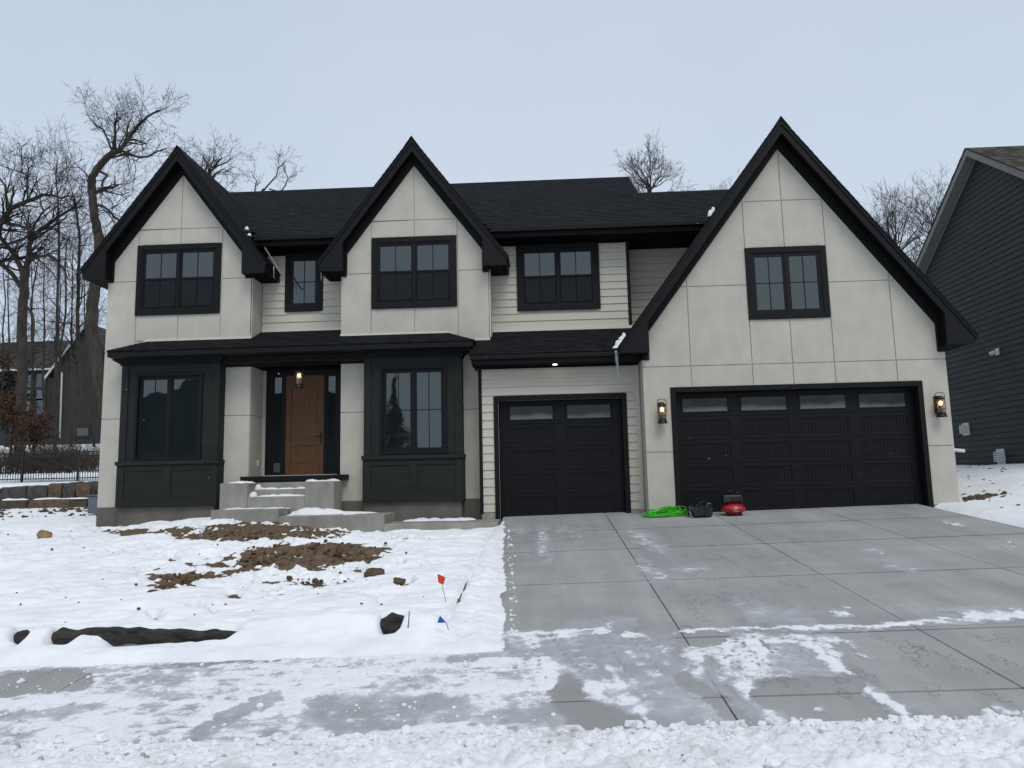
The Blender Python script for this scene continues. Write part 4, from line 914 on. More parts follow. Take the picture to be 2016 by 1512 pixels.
lowl = .45+.55*sm(-5.2,-3.2,X); ch = ch*(.5+.5*sm(-5.2,-3.4,X)); body = (.07*sm(0, .5, u)+.05*sm(.4, 1.4, u))*lowl
Tb = np.where(u > 0, body+ch*sm(-.02, .22, u)+.012, -.06+.07*sm(.10, .02, -u)*np.clip(c1*2-.9, 0, 1)*1.4)
tag(grid_mesh('ploughed_snow_bank', xs, ys, H+Tb, BANK, Tb > -.045), 'lumpy ploughed snow bank along the street edge', None, None, 'stuff')
# loose chunks
def chunk(mb, c, r, rr, flat=.75):
    n = 7; vs = []; ph = rr.uniform(0, 99)
    for i in range(5):
        t = math.pi*i/4
        for k in range(n):
            g = 2*math.pi*k/n; d = Vector((math.sin(t)*math.cos(g), math.sin(t)*math.sin(g), math.cos(t)))
            q = 1+.45*mnoise.noise(d*1.6+Vector((ph,0,0))); vs.append((c[0]+d.x*r*q, c[1]+d.y*r*q*.9, c[2]+d.z*r*q*flat))
    fs = [(i*n+k, (i+1)*n+k, (i+1)*n+(k+1)%n, i*n+(k+1)%n) for i in range(4) for k in range(n)]
    mb.add(vs, fs, False)
rr = random.Random(11); mb = MB()
for _ in range(1500):
    x = rr.uniform(-8.5, 3); y = -10.08-abs(rr.gauss(0, .45)); r = min(.045, .006+rr.expovariate(90))
    i, j = int((x-xs[0])/.018), int((y-ys[0])/.018)
    if 0 <= i < len(xs) and 0 <= j < len(ys): chunk(mb, (x, y, (H+np.maximum(Tb,-.01))[j, i]+r*.25), r, rr)
for _ in range(500):
    x = rr.uniform(-8.5, -2.6); y = rr.uniform(-10.0, -8.5); r = .004+rr.expovariate(160)
    chunk(mb, (x, y, .02*(x-2.5)+.08*y+r*.4), min(r, .03), rr)
for _ in range(90):
    y = rr.uniform(-8.2, -.9); x = -3.38+.055*(-1-y)+abs(rr.gauss(0,.06)); r = .004+rr.expovariate(150)
    chunk(mb, (x, y, .02*(x-2.5)+.08*y+r*.4), min(r, .03), rr)
tag(mb.build('snow_chunks', BANK), 'loose snow chunks broken off the plough bank', None, None, 'stuff')
DIRTY = mat('dirty_snow', (.25,.22,.19), .8, .2, col2=(.5,.48,.45), scale=14)
mb = MB()
for _ in range(110):
    x = rr.uniform(-7.5, 1.5); y = -10.1-abs(rr.gauss(0,.4)); r = rr.uniform(.006,.016)*(1.4 if x < -4 else .8)
    i, j = int((x-xs[0])/.018), int((y-ys[0])/.018)
    if 0 <= i < len(xs) and 0 <= j < len(ys): chunk(mb, (x, y, (H+np.maximum(Tb,-.01))[j, i]+r*.15), r, rr, .6)
tag(mb.build('grit_chunks', DIRTY), 'dirty grit and brown slush lumps in the plough bank', None, None, 'stuff')

# ---- boot prints dried on the concrete
WET = mat('damp_print', (.11,.11,.112), .5, .4, var=.2); alpha_mix(WET, .22)
mb = MB(); rr = random.Random(21)
def oval(cx, cy, a, b, ang, w):
    n = 18; pin, pout = [], []
    for k in range(n+1):
        if rr.random() < .12: pass
        g = 2*math.pi*k/n; ca, sa = math.cos(ang), math.sin(ang)
        for q, lst in ((1, pout), (1-w, pin)):
            x, y = math.cos(g)*a*q, math.sin(g)*b*q; xx, yy = cx+x*ca-y*sa, cy+x*sa+y*ca
            lst.append((xx, yy, .02*(xx-2.5)+.08*yy+.0028))
    for k in range(n):
        if mnoise.noise((cx*3+k*.4, cy*3, 0)) > -.12: mb.add([pin[k], pout[k], pout[k+1], pin[k+1]], [(0,1,2,3)])
for _ in range(70):
    if rr.random() < .7: px_, py_ = rr.gauss(1450,95), rr.uniform(1045,1240)
    else: px_, py_ = rr.uniform(1500,1980), rr.uniform(1250,1400)
    p_ = onplane(px_, py_)
    if p_.x < -2.8 or p_.x > 4.5 or p_.y > -1 or p_.y < -9.9: continue
    ang = rr.choice((math.pi/2, -math.pi/2))+rr.gauss(0,.35)
    oval(p_.x, p_.y, .085, .052, ang, .22); q = (math.cos(ang)*-.15, math.sin(ang)*-.15); oval(p_.x+q[0], p_.y+q[1], .045, .04, ang, .3)
    for t in (-.04, 0, .04):
        ca, sa = math.cos(ang), math.sin(ang); c0 = (p_.x+ca*t, p_.y+sa*t); L_ = .035
        v = [(c0[0]-sa*L_*s+ca*d, c0[1]+ca*L_*s+sa*d) for s, d in ((-1,-.005),(1,-.005),(1,.005),(-1,.005))]
        if rr.random() < .5: mb.add([(a, b, .02*(a-2.5)+.08*b+.0028) for a, b in v], [(0,3,2,1)])
tag(mb.build('boot_prints', WET), 'faint damp boot prints on the driveway', None, None, 'stuff')

# ---- clods, boulder, log, flags
def rock(name, c, r, m, label, cat='rock', group=None, seed=1, flat=.7, sub=3):
    bm = bmesh.new(); bmesh.ops.create_icosphere(bm, subdivisions=sub, radius=1)
    for v in bm.verts:
        d = v.co.normalized(); q = 1+.35*mnoise.noise(d*1.3+Vector((seed*7.1,0,0)))+.16*mnoise.noise(d*3.3+Vector((seed*3.7,0,0)))+.07*mnoise.noise(d*8+Vector((seed,0,0)))
        v.co = Vector((d.x*r[0]*q, d.y*r[1]*q, d.z*r[2]*q))
    me = bpy.data.meshes.new(name); bm.to_mesh(me); bm.free(); me.materials.append(m)
    o = bpy.data.objects.new(name, me); C.objects.link(o); o.location = c
    return tag(o, label, cat, group)
def lawn(px, py, up=.03):                            # point of the lawn seen at that photo point
    off = up
    for _ in range(7):
        q = onplane(px, py, off); t = float(hbase(np.array(q.x), np.array(q.y)))+up-(.02*(q.x-2.5)+.08*q.y)
        off += (t-off)*.8
    return q
CLOD = mat('soil_clod', (.060,.042,.026), .95, .1, col2=(.150,.108,.070), scale=16, detail=8, bump=.01, bscale=50)
TAN = mat('tan_stone', (.20,.125,.070), .9, .15, col2=(.33,.22,.13), scale=7, detail=8, bump=.01, bscale=30)
p_ = lawn(87,1061); rock('boulder', p_+Vector((0,0,.05)), (.13,.12,.12), TAN, 'tan fieldstone sitting in the snow left of the house', seed=3)
p_ = lawn(738,1138); rock('soil_lump', p_+Vector((0,0,.05)), (.14,.13,.085), CLOD, 'large round dark soil lump in the snow right of the dirt heap', 'soil', seed=5)
p_ = lawn(783,1150); rock('soil_lump', p_+Vector((0,0,.03)), (.10,.10,.05), CLOD, 'jagged soil lump in the snow nearest the red flag', 'soil', seed=8)
p_ = lawn(668,1095); rock('soil_lump', p_+Vector((0,0,.07)), (.055,.05,.10), CLOD, 'upright dark soil lump standing on the dirt heap', 'soil', seed=9)
p_ = lawn(302,1173); rock('soil_lump', p_+Vector((0,0,.03)), (.09,.08,.05), CLOD, 'flat brown soil lump at the left tip of the dirt heap', 'soil', seed=12)
mb = MB(); rr = random.Random(31)
for _ in range(520):
    c_ = rr.choice([(590,1080,110,14),(660,1078,70,10),(705,1098,40,10),(365,1138,45,9),(520,1100,70,12),(480,1050,90,10),(345,1155,40,6),(620,1145,80,9)])
    p_ = lawn(rr.gauss(c_[0], c_[2]*.55), rr.gauss(c_[1], c_[3]*.55)); r = min(.05, .006+rr.expovariate(85)); chunk(mb, (p_.x, p_.y, p_.z-.015+r*.3), r, rr)
for _ in range(160):
    p_ = lawn(rr.uniform(0,850), rr.uniform(1030,1230)); r = .006+rr.expovariate(110); chunk(mb, (p_.x, p_.y, p_.z+.02+r*.1), min(r,.03), rr)
tag(mb.build('soil_crumbs', CLOD), 'brown soil crumbs and clods of the dirt heap', None, None, 'stuff')

LOGM = mat('black_mesh_sock', (.010,.011,.010), .85, .2, col2=(.070,.064,.052), scale=7, detail=9, bump=.03, bscale=18, stretch=(.7,2,2))
def log(name, x0, x1, r, label, seed):
    mb = MB(); n = int((x1-x0)/.05)
    pts, rad = [], []
    for i in range(n+1):
        x = x0+(x1-x0)*i/n; y = float(LOGY(np.array(x))); z = float(hbase(np.array(x), np.array(y)))
        e = min(1, (i+.6)/2.5, (n-i+.6)/3.5); q = .92+.30*mnoise.noise((x*3.1, seed, 0))+.20*mnoise.noise((x*8, seed, 3))
        tp = 1-.52*max(0, (x+7.0)/1.35) if x > -7.0 and x < -5 else 1; pts.append((x, y, z+.105*tp+.015*mnoise.noise((x*2, seed, 7)))); rad.append(r*q*tp*(.35+.65*e))
    mb.tube(pts, rad, 16)
    for k, v in enumerate(mb.v):
        nn = mnoise.noise((v[0]*7, v[1]*16, v[2]*16))*.022+mnoise.noise((v[0]*24, v[1]*30, v[2]*30))*.008; mb.v[k] = (v[0], v[1]+nn, v[2]+nn*.8)
    return mb.build(name, LOGM)
lg = log('erosion_log', -7.56, -5.66, .092, '', 2.0); tag(lg, 'long black erosion control log half buried in the yard snow', 'erosion log')
lg2 = log('erosion_log', -7.94, -7.74, .095, '', 5.0); tag(lg2, 'short black end of the erosion log at the left frame edge', 'erosion log')
lg3 = log('erosion_log', -4.27, -4.0, .12, '', 9.0); tag(lg3, 'short black erosion log end beside the wire stake', 'erosion log')
WIRE = mat('wire', (.05,.05,.05), .5, .4, var=.1, metal=.6)
b_ = lawn(801,1243,.10); mb = MB(); t_ = at(806,1203,b_.y); mb.tube([b_-Vector((0,0,.05)), b_.lerp(t_,.5)+Vector((.006,0,0)), t_], .005, 6); tag(mb.build('wire_stake', WIRE), 'thin dark wire stake standing in snow beside the black log end', 'stake')
REDF = mat('red_flag_plastic', (.62,.018,.012), .45, .4, var=.12, scale=20); BLUF = mat('blue_flag_plastic', (.004,.085,.34), .45, .4, var=.1, scale=20)
b_ = lawn(881,1188); fy = b_.y
fl = empty('marker_flag', b_, 'red utility marker flag leaning on a wire in the yard snow', 'flag', 'utility marker flags')
mb = MB(); mb.tube([b_-Vector((0,0,.04)), at(870,1152,fy)], .003, 6); mb.build('wire', WIRE, fl)
def sheet(cs, y, m, name, parent, th=.003, n=6, amp=.008):
    a, b, c, d = [at(px, py, y) for px, py in cs]; vs = []; fs = []
    for s in (0, 1):
        for i in range(n+1):
            for j in range(n+1):
                p = a.lerp(b, i/n).lerp(d.lerp(c, i/n), j/n); w = amp*math.sin(i/n*4.2+j/n*1.3); vs.append((p.x, p.y+w+s*th, p.z))
    N1 = (n+1)**2
    for i in range(n):
        for j in range(n):
            q = i*(n+1)+j; fs.append((q, q+n+1, q+n+2, q+1)); fs.append((N1+q, N1+q+1, N1+q+n+2, N1+q+n+1))
    bd = [i*(n+1) for i in range(n)]+[n*(n+1)+j for j in range(n)]+[i*(n+1)+n for i in range(n, 0, -1)]+[j for j in range(n, 0, -1)]
    for i in range(len(bd)): u_, v_ = bd[i], bd[(i+1) % len(bd)]; fs.append((u_, v_, N1+v_, N1+u_))
    mb = MB(); mb.add(vs, fs, True); return mb.build(name, m, parent)
sheet([(861,1130),(877,1136.5),(873,1151.5),(863,1147)], fy, REDF, 'flag_sheet', fl)
mb = MB(); OR = mat('orange_print', (.85,.20,.03), .5, .3, var=0)
for (a, b) in (((864.5,1135),(867,1135.6)),((868,1135.5),(870,1136.2)),((871,1137),(874.5,1138)),((865.5,1139),(868,1139.8)),((869,1140),(872.5,1141)),((866.5,1143.3),(867.6,1145.8)),((869,1142.8),(869.3,1147)),((870.5,1144),(873,1144.6))):
    p0, p1 = at(*a, fy-.012), at(*b, fy-.012); mb.tube([p0, p1], .0035, 4)
mb.build('print', OR, fl)
b_ = lawn(883,1231,.16); fy = b_.y
fl = empty('marker_flag', b_, 'blue triangular utility marker flag lying low in the snow', 'flag', 'utility marker flags')
sheet([(866,1212.5),(866.8,1212.8),(878.5,1225.5),(860.5,1226.5)], fy-.02, BLUF, 'flag_sheet', fl, amp=.004)
mb = MB(); mb.tube([at(878,1225,fy-.01), b_-Vector((0,0,.04))], .003, 6); mb.build('wire', WIRE, fl)
STICK = mat('dry_stem', (.05,.035,.022), .9, .1, var=.2)
for i, (q, lb) in enumerate(((((640,1235),(646,1231),(644,1226)), 'small bent dry stem poking from the snow near the log'), (((742,1248),(738,1242),(748,1237)), 'dark looped twig in the snow left of the wire stake'))):
    pp = [lawn(*q[0])]; pp += [at(*k, pp[0].y) for k in q[1:]]; mb = MB(); mb.tube(pp, .006, 5); tag(mb.build('dry_stem', STICK), lb, 'twig')

# ================================================================ TOOLS ON THE DRIVEWAY
def dz(x, y): return .02*(x-2.5)+.08*y
# coiled hose
HOSE = mat('green_hose', (.045,.42,.012), .4, .4, var=.15, scale=9)
hx, hy = -.27, -.16; mb = MB(); rr = random.Random(5)
pts = []
for k in range(0, 22*26):
    g = k/22*2*math.pi/1.0; lap = k/22
    a = .30+.09*math.sin(lap*1.7)+.03*math.sin(g*2+lap); b = .115+.03*math.sin(lap*2.3)
    sx = .07*math.sin(lap*.9)
    x = hx+sx+a*math.cos(g); y = hy+b*math.sin(g)+.02*math.sin(lap*3.1); z = dz(x, y)+.011+.0036*lap*(1+.5*math.sin(g+.4))*(1+.35*math.cos(g-.2))+.012*max(0, math.sin(g*1.0+lap*.6))
    pts.append((x, y, z))
mb.tube(pts, .0085, 6)
tag(mb.build('air_hose', HOSE), 'bright green hose coiled flat on the driveway beside the garage doors', 'hose')
# tool bag
BAGM = mat('black_canvas', (.009,.010,.013), .85, .15, col2=(.050,.054,.064), scale=7, detail=6, bump=.006, bscale=60)
STRAP = mat('strap_white', (.45,.43,.40), .7, .2, var=.1); METAL = mat('grey_metal', (.35,.34,.32), .35, .5, metal=.9, var=.1)
bx, by = .385, -.42; bz = dz(bx, by)
bag = empty('tool_bag', (bx, by, bz), 'soft black open-top tool bag stuffed with straps in front of the garage door', 'bag')
mb = MB(); n = 28; prof = [(0.0,.86),(.03,1.0),(.10,1.05),(.17,1.02),(.205,.98),(.20,.90),(.12,.86),(.11,.02)]
vs = []
for z, q in prof:
    for k in range(n):
        g = 2*math.pi*k/n; ex_ = .55; cx = math.copysign(abs(math.cos(g))**ex_, math.cos(g)); sy_ = math.copysign(abs(math.sin(g))**ex_, math.sin(g))
        w = 1+.07*mnoise.noise((cx*2.3, sy_*2.3, z*7)); vs.append((bx+cx*.225*q*w, by+sy_*.14*q*w, bz+z*(1+.25*mnoise.noise((cx*1.7+3, sy_*2, z*2)))))
mb.add(vs, [(i*n+k, i*n+(k+1)%n, (i+1)*n+(k+1)%n, (i+1)*n+k) for i in range(len(prof)-1) for k in range(n)], True); mb.build('bag_body', BAGM, bag)
for s, c0 in ((-1,-.1),(0,.02),(1,.12)):
    mb = MB(); x0 = bx+c0; mb.box(x0-.055, x0+.055, by-.172, by-.135, bz+.02, bz+.13); mb.build('pocket', BAGM, bag, bevel=.012)
mb = MB(); mb.tube([(bx-.05,by-.05,bz+.18),(bx+.0,by-.03,bz+.27),(bx+.08,by-.0,bz+.29),(bx+.15,by+.01,bz+.27),(bx+.17,by+.0,bz+.18)], .014, 8); mb.build('handle', BAGM, bag)
mb = MB(); mb.tube([(bx-.20,by-.13,bz+.19),(bx-.235,by-.15,bz+.11),(bx-.21,by-.17,bz+.06),(bx-.225,by-.16,bz+.012),(bx-.17,by-.17,bz+.01)], .008, 6); mb.build('strap', STRAP, bag)
mb = MB(); mb.tube([(bx+.16+.035*math.cos(t*math.pi/6), by-.11, bz+.235+.03*math.sin(t*math.pi/6)) for t in range(11)], .006, 6); mb.build('hook', METAL, bag)
for a, b, r in (((-.12,.02,.12),(-.15,.03,.235),.016),((-.05,.05,.12),(-.04,.07,.245),.020),((.07,.03,.12),(.10,.05,.25),.013),((.02,-.03,.12),(.04,-.05,.225),.018)):
    mb = MB(); mb.tube([(bx+a[0],by+a[1],bz+a[2]),(bx+b[0],by+b[1],bz+b[2])], r, 8); mb.build('tool_grip', BAGM, bag)
# pancake compressor
REDP = mat('red_tank_paint', (.36,.010,.014), .3, .5, var=.1, coat=.4); PLAS = mat('black_plastic', (.010,.011,.013), .45, .4, var=.15)
cx, cy = 1.05, -.38; cz = dz(cx, cy)
comp = empty('air_compressor', (cx, cy, cz), 'small red pancake air compressor with black motor cover on the driveway', 'compressor')
mb = MB(); mb.lathe([(.03,.03),(.12,.035),(.19,.065),(.222,.105),(.228,.13),(.222,.155),(.19,.195),(.12,.225),(.03,.23)], (cx,cy,cz), 36); mb.build('tank', REDP, comp)
mb = MB(); mb.lathe([(.229,.122),(.234,.126),(.234,.134),(.229,.138)], (cx,cy,cz), 36); mb.build('tank_seam', REDP, comp)
mb = MB(); mb.box(cx-.215,cx+.15, cy-.12,cy+.13, cz+.245, cz+.40); mb.build('motor_cover', PLAS, comp, bevel=.03)
mb = MB()
for k in range(6): mb.box(cx-.205+k*.018, cx-.195+k*.018, cy-.128, cy-.118, cz+.265, cz+.375)
for f in (0,): pass
mb.build('vent_grille', mat('dull_grey_plastic', (.05,.052,.056), .5, .3, var=.1), comp)['kind'] = 'stuff'
mb = MB(); mb.tube([(cx-.12,cy-.02,cz+.39),(cx-.13,cy-.02,cz+.455),(cx-.05,cy-.02,cz+.475),(cx-.0,cy-.02,cz+.455),(cx+.01,cy-.02,cz+.39)], .014, 8); mb.build('carry_handle', PLAS, comp)
mb = MB(); mb.lathe([(.03,.39),(.035,.42),(.03,.45),(.01,.455)], (cx+.09,cy,cz), 14); mb.build('regulator_knob', PLAS, comp)
for g in (.5, 2.2, 3.9, 5.4):
    mb = MB(); mb.lathe([(.022,-.005),(.024,.03),(.018,.075)], (cx+.17*math.cos(g),cy+.15*math.sin(g),cz), 10); mb.build('rubber_foot', PLAS, comp)
mb = MB(); mb.box(cx+.15,cx+.19, cy-.03, cy+.03, cz+.20, cz+.36); mb.build('gauge_block', PLAS, comp, bevel=.01)
WPR = mat('white_print', (.75,.72,.70), .5, .3, var=0); mb = MB()
def onTank(a, h):
    r = .2305 if abs(h-.13) < .03 else .222; return (cx+r*math.sin(a), cy-r*math.cos(a), cz+h)
for a0, a1, h0, h1 in ((-.36,-.36,.112,.142),(-.28,-.20,.126,.126),(-.14,-.02,.138,.138),(-.14,-.02,.114,.114),(-.14,-.14,.114,.138),(-.02,-.02,.114,.138),(.05,.26,.136,.136),(-.30,.20,.092,.088)):
    mb.tube([onTank(a0+(a1-a0)*t/4, h0+(h1-h0)*t/4) for t in range(5)], .0035, 4)
mb.build('print', WPR, comp)

# ================================================================ NEIGHBOUR ON THE RIGHT
NX = 9.8
nb = empty('neighbour_house', (NX+4, 5, .7), 'dark green sided neighbouring house rising behind the right corner', 'house')
NSID = mat('dark_green_siding', (.037,.0435,.041), .65, .2, var=.12, scale=2, bump=.0008, bscale=30); NTRIM = mat('grey_rake_trim', (.20,.195,.18), .6, .3, var=.08)
NROOF = shingle_mat('brown_shingles', (.050,.045,.036), 0)
ny, nz, npit = 5.15, 9.55, .73; nf, nbk = .0, 10.3
mb = MB(); mb.prism_x([(nf,-.5),(nbk,-.5),(nbk,nz-npit*(nbk-ny)),(ny,nz),(nf,nz-npit*(ny-nf))], NX+.02, NX+9); mb.build('wall', NSID, nb)
z = .60; k = 0
while z < nz-.15:
    zt = z+.16
    y0 = max(nf, ny-(nz-zt)/npit); y1 = min(nbk, ny+(nz-zt)/npit)
    if y1-y0 > .1:
        mb = MB(); hh = .158; xa = NX
        mb.add([(xa-.024,y0,z),(xa-.024,y1,z),(xa+.021,y1,z),(xa+.021,y0,z),(xa-.003,y0,z+hh),(xa-.003,y1,z+hh),(xa+.021,y1,z+hh),(xa+.021,y0,z+hh)], [(0,3,2,1),(4,5,6,7),(1,0,4,5),(3,2,6,7),(2,1,5,6),(0,3,7,4)])
        mb.build('siding_board', NSID, nb)
    z += .16
part('foundation', FOUND, nb, (NX+.03, NX+8.9, nf+.02, nbk-.02, -.8, .598))
for sgn, ye_ in ((-1, nf-.35), (1, nbk+.35)):
    ze_ = nz-npit*abs(ye_-ny)
    o = roof((NX-.32,ye_,ze_+.19), (NX+9.3,ye_,ze_+.19), (NX-.32,ny,nz+.19), (NX+9.3,ny,nz+.19), m=NROOF); o.parent = nb; o.matrix_parent_inverse = Matrix.Translation(nb.location).inverted()
    mb = MB(); mb.prism_x([(ny,nz+.17),(ye_,ze_+.17),(ye_,ze_-.03),(ny,nz-.03)], NX-.30, NX-.27); mb.build('rake_board', NTRIM, nb)
    mb = MB(); mb.prism_x([(ny,nz+.03),(ye_,ze_+.03),(ye_,ze_+.0),(ny,nz+.0)], NX-.269, NX+.0); mb.build('soffit', NTRIM, nb)
    mb = MB(); mb.prism_x([(ny,nz-.01),(ye_,ze_-.01),(ye_,ze_-.14),(ny,nz-.14)], NX-.05, NX-.025); mb.build('frieze_board', NTRIM, nb)
def side_vent(px, py, w, h):
    d = ray(px, py); t = (NX-CAM[0])/d[0]; c = CAM+d*t; y, z = c[1], c[2]
    mb = MB(); mb.box(NX-.05,NX-.012, y-w*.55, y+w*.55, z-h/2, z+h/2); v = mb.build('wall_vent', VENTW, nb, bevel=.004)
    mb = MB(); mb.box(NX-.16,NX-.051, y-w*.30, y+w*.42, z-h*.33, z+h*.33); mb.build('vent_hood', VENTW, v, bevel=.006)
    dk = bpy.data.materials['dull_grey_plastic']
    for k in range(4):
        mb = MB(); zz = z-h*.24+k*h*.15; mb.box(NX-.1645,NX-.1605, y-w*.22, y+w*.34, zz, zz+h*.05); mb.build('louvre', dk, v)
side_vent(1904,845,.30,.36); side_vent(1973,899,.30,.42)
d = ray(1966,693); c = CAM+d*((NX-CAM[0])/d[0])
mb = MB(); mb.box(NX-.05,NX-.02,c[1]-.07,c[1]+.07,c[2]-.08,c[2]+.10); mb.tube([(NX-.03,c[1],c[2]),(NX-.12,c[1]+.02,c[2]+.0),(NX-.20,c[1]+.06,c[2]-.05)], [.03,.05,.06], 10); mb.build('flood_light', VENTW, nb)
p_ = at(1989,948,3.4); mb = MB(); mb.box(p_.x, p_.x+2.2, 3.4, 5.0, p_.z-.4, p_.z+.33); tag(mb.build('concrete_well', STEPC, None, bevel=.015), 'tan concrete well wall in the snow below the neighbouring house', 'wall')
rr = random.Random(41); mb = MB()
for _ in range(120):
    p_ = at(rr.uniform(1885,2016), rr.uniform(925,1000), 3); x = rr.uniform(5.7,9.6); y = rr.uniform(-1.5,7); chunk(mb, (x, y, float(hbase(np.array(x),np.array(y)))+.03), rr.uniform(.015,.05), rr, .5)
for _ in range(40):
    x = rr.gauss(6.05,.18); y = rr.gauss(.1,.12); chunk(mb, (x, y, float(hbase(np.array(x),np.array(y)))+.04), rr.uniform(.03,.08), rr, .6)
tag(mb.build('soil_patches', CLOD), 'brown soil and leaf scraps showing through snow by the right corner', None, None, 'stuff')

# ================================================================ LEFT: UTILITY BOX, STONE WALL, FENCE
UT = mat('grey_utility_paint', (.115,.135,.155), .6, .3, var=.1)
p0, p1 = at(172,1004,5.0), at(197,975,5.0)
ub = empty('utility_box', (p0.x, 5.0, p0.z), 'grey metal utility box peeking out behind the left house corner', 'utility box')
mb = MB(); mb.box(p0.x, p0.x+.62, 5.0, 5.5, p0.z-.1, p1.z-.02); mb.build('cabinet', UT, ub, bevel=.02)
mb = MB(); mb.box(p0.x-.02, p0.x+.64, 4.97, 5.52, p1.z-.019, p1.z+.015); mb.build('lid', UT, ub, bevel=.01)
ST = [mat('slate_stone', (.040,.041,.040), .9, .15, col2=(.092,.090,.083), scale=5, detail=8, bump=.02, bscale=12),
      mat('brown_stone', (.070,.052,.036), .9, .15, col2=(.155,.115,.080), scale=5, detail=8, bump=.02, bscale=12),
      mat('umber_stone', (.045,.038,.030), .9, .15, col2=(.095,.082,.066), scale=5, detail=8, bump=.02, bscale=12)]
rwall = empty('stone_retaining_wall', at(90,1005,11), 'two course retaining wall of big rough stone blocks below the fence', 'wall')
def stone(x0, x1, z0, z1, y0, y1, m, seed):
    bm = bmesh.new(); bmesh.ops.create_cube(bm, size=1); bmesh.ops.subdivide_edges(bm, edges=bm.edges[:], cuts=6, use_grid_fill=True)
    c = Vector(((x0+x1)/2,(y0+y1)/2,(z0+z1)/2)); s = Vector((x1-x0,y1-y0,z1-z0))
    for v in bm.verts:
        d = v.co.normalized(); q = v.co.copy(); q = q.lerp(d*.62, .16); w = Vector((q.x*s.x,q.y*s.y,q.z*s.z))
        w += d*(.07*mnoise.noise(w*2.2+Vector((seed*5,0,0)))+.035*mnoise.noise(w*6+Vector((seed,3,0)))); v.co = w
    me = bpy.data.meshes.new('stone_block'); bm.to_mesh(me); bm.free(); me.materials.append(m)
    o = bpy.data.objects.new('stone_block', me); C.objects.link(o); o.parent = rwall; o.location = c-rwall.location; return o
k = 0
for (a, b, t0, t1, mi) in ((-60,-1,962,984,0),(0,51,958,984,0),(52,93,956,983,0),(93,121,952,983,1),(121,149,950,982,0),(149,178,950,980,1),(178,205,948,978,2),(205,260,946,978,0)):
    p0, p1 = at(a, t1, 11), at(b, t0, 11); stone(p0.x, p1.x, p0.z-.05, p1.z, 11.0, 11.75, ST[mi], k); k += 1
for (a, b, t0, t1, mi) in ((-60,-1,990,1012,1),(0,54,986,1011,2),(55,139,982,1009,1),(139,173,984,1006,2),(173,250,982,1004,2)):
    p0, p1 = at(a, t1, 10.75), at(b, t0, 10.75); stone(p0.x, p1.x, p0.z-.25, p1.z, 10.7, 11.5, ST[mi], k); k += 1
heap('snow_drift', [(at(x,984-.02*x,10.75).x, 10.95, at(x,985-.02*x,10.75).z, rr.uniform(.2,.45), .16, rr.uniform(.02,.06)) for x in (10,20,35,75,85,95,110,125,135,150)], 'thin snow on the lower course of the stone retaining wall')
for (x, y, r, s, lb) in ((12,1016,.35,2,'dark flat stone in the snow at the left edge below the retaining wall'),(95,1022,.16,4,'small dark flat stone in the snow below the retaining wall')):
    p_ = at(x, y, 8.5); rock('stone', p_, (r*1.3,r,.10), ST[2], lb, seed=s)
# fence
FEN = mat('black_fence_metal', (.008,.008,.009), .5, .4, var=.1)
fence = empty('metal_fence', at(90,945,14), 'black metal picket fence on the snowy terrace above the stone wall', 'fence')
FY = 14.0; fz0 = lambda x: at(100,948,FY).z-.016*(x-at(100,948,FY).x)*0
xa, xb = at(-70,900,FY).x, at(290,900,FY).x; base_z = at(100,947,FY).z; top_z = at(100,890,FY).z
def fb(name, *b): return part(name, FEN, fence, b)
for zz in (top_z-.02, top_z-.17, base_z+.10): fb('rail', xa, xb, FY-.015, FY+.015, zz-.02, zz+.02)
pxs = [at(46,900,FY).x, at(155,900,FY).x]; sp_ = pxs[1]-pxs[0]
for q in (-1,0,1,2):
    x = pxs[0]+q*sp_; fb('post', x-.035, x+.035, FY-.035, FY+.035, base_z-.3, top_z+.06)
pk = MB(); pk.box(-.009,.009,-.009,.009,0,top_z-base_z-.02); pme = pk.mesh('picket'); pme.materials.append(FEN)
x = xa+.05
while x < xb:
    o = bpy.data.objects.new('picket', pme); C.objects.link(o); o.parent = fence; o.location = Vector((x, FY, base_z+.02))-fence.location; x += .108

# ================================================================ GREY HOUSE BEHIND THE TREES
BW = mat('weathered_grey_siding', (.043,.042,.041), .9, .1, var=.15, scale=1.5, stretch=(3,3,.4)); BRF = shingle_mat('weathered_shingles', (.040,.037,.036), 0); WGUT = mat('white_gutter', (.5,.5,.5), .6, .3, var=.1)
BY = 36.0; bh = empty('grey_house', at(60,870,BY), 'weathered grey house behind the bare trees at the left edge', 'house')
e0, e1 = at(-90,729,BY), at(122,727,BY); ridz = at(60,673,BY+4.5).z; gz0 = at(60,872,BY).z-1.0
mb = MB(); mb.box(e0.x, e1.x+.2, BY, BY+9, gz0, e1.z+.05); mb.build('wall', BW, bh)
rx = at(192,674,BY+4.5).x
o = roof((e0.x,BY-.4,e1.z), (e1.x,BY-.4,e1.z), (e0.x,BY+4.5,ridz), (rx,BY+4.5,ridz), m=BRF); o.parent = bh; o.matrix_parent_inverse = Matrix.Translation(bh.location).inverted()
part('gutter', WGUT, bh, (e0.x, e1.x, BY-.55, BY-.40, e1.z-.10, e1.z+.03))
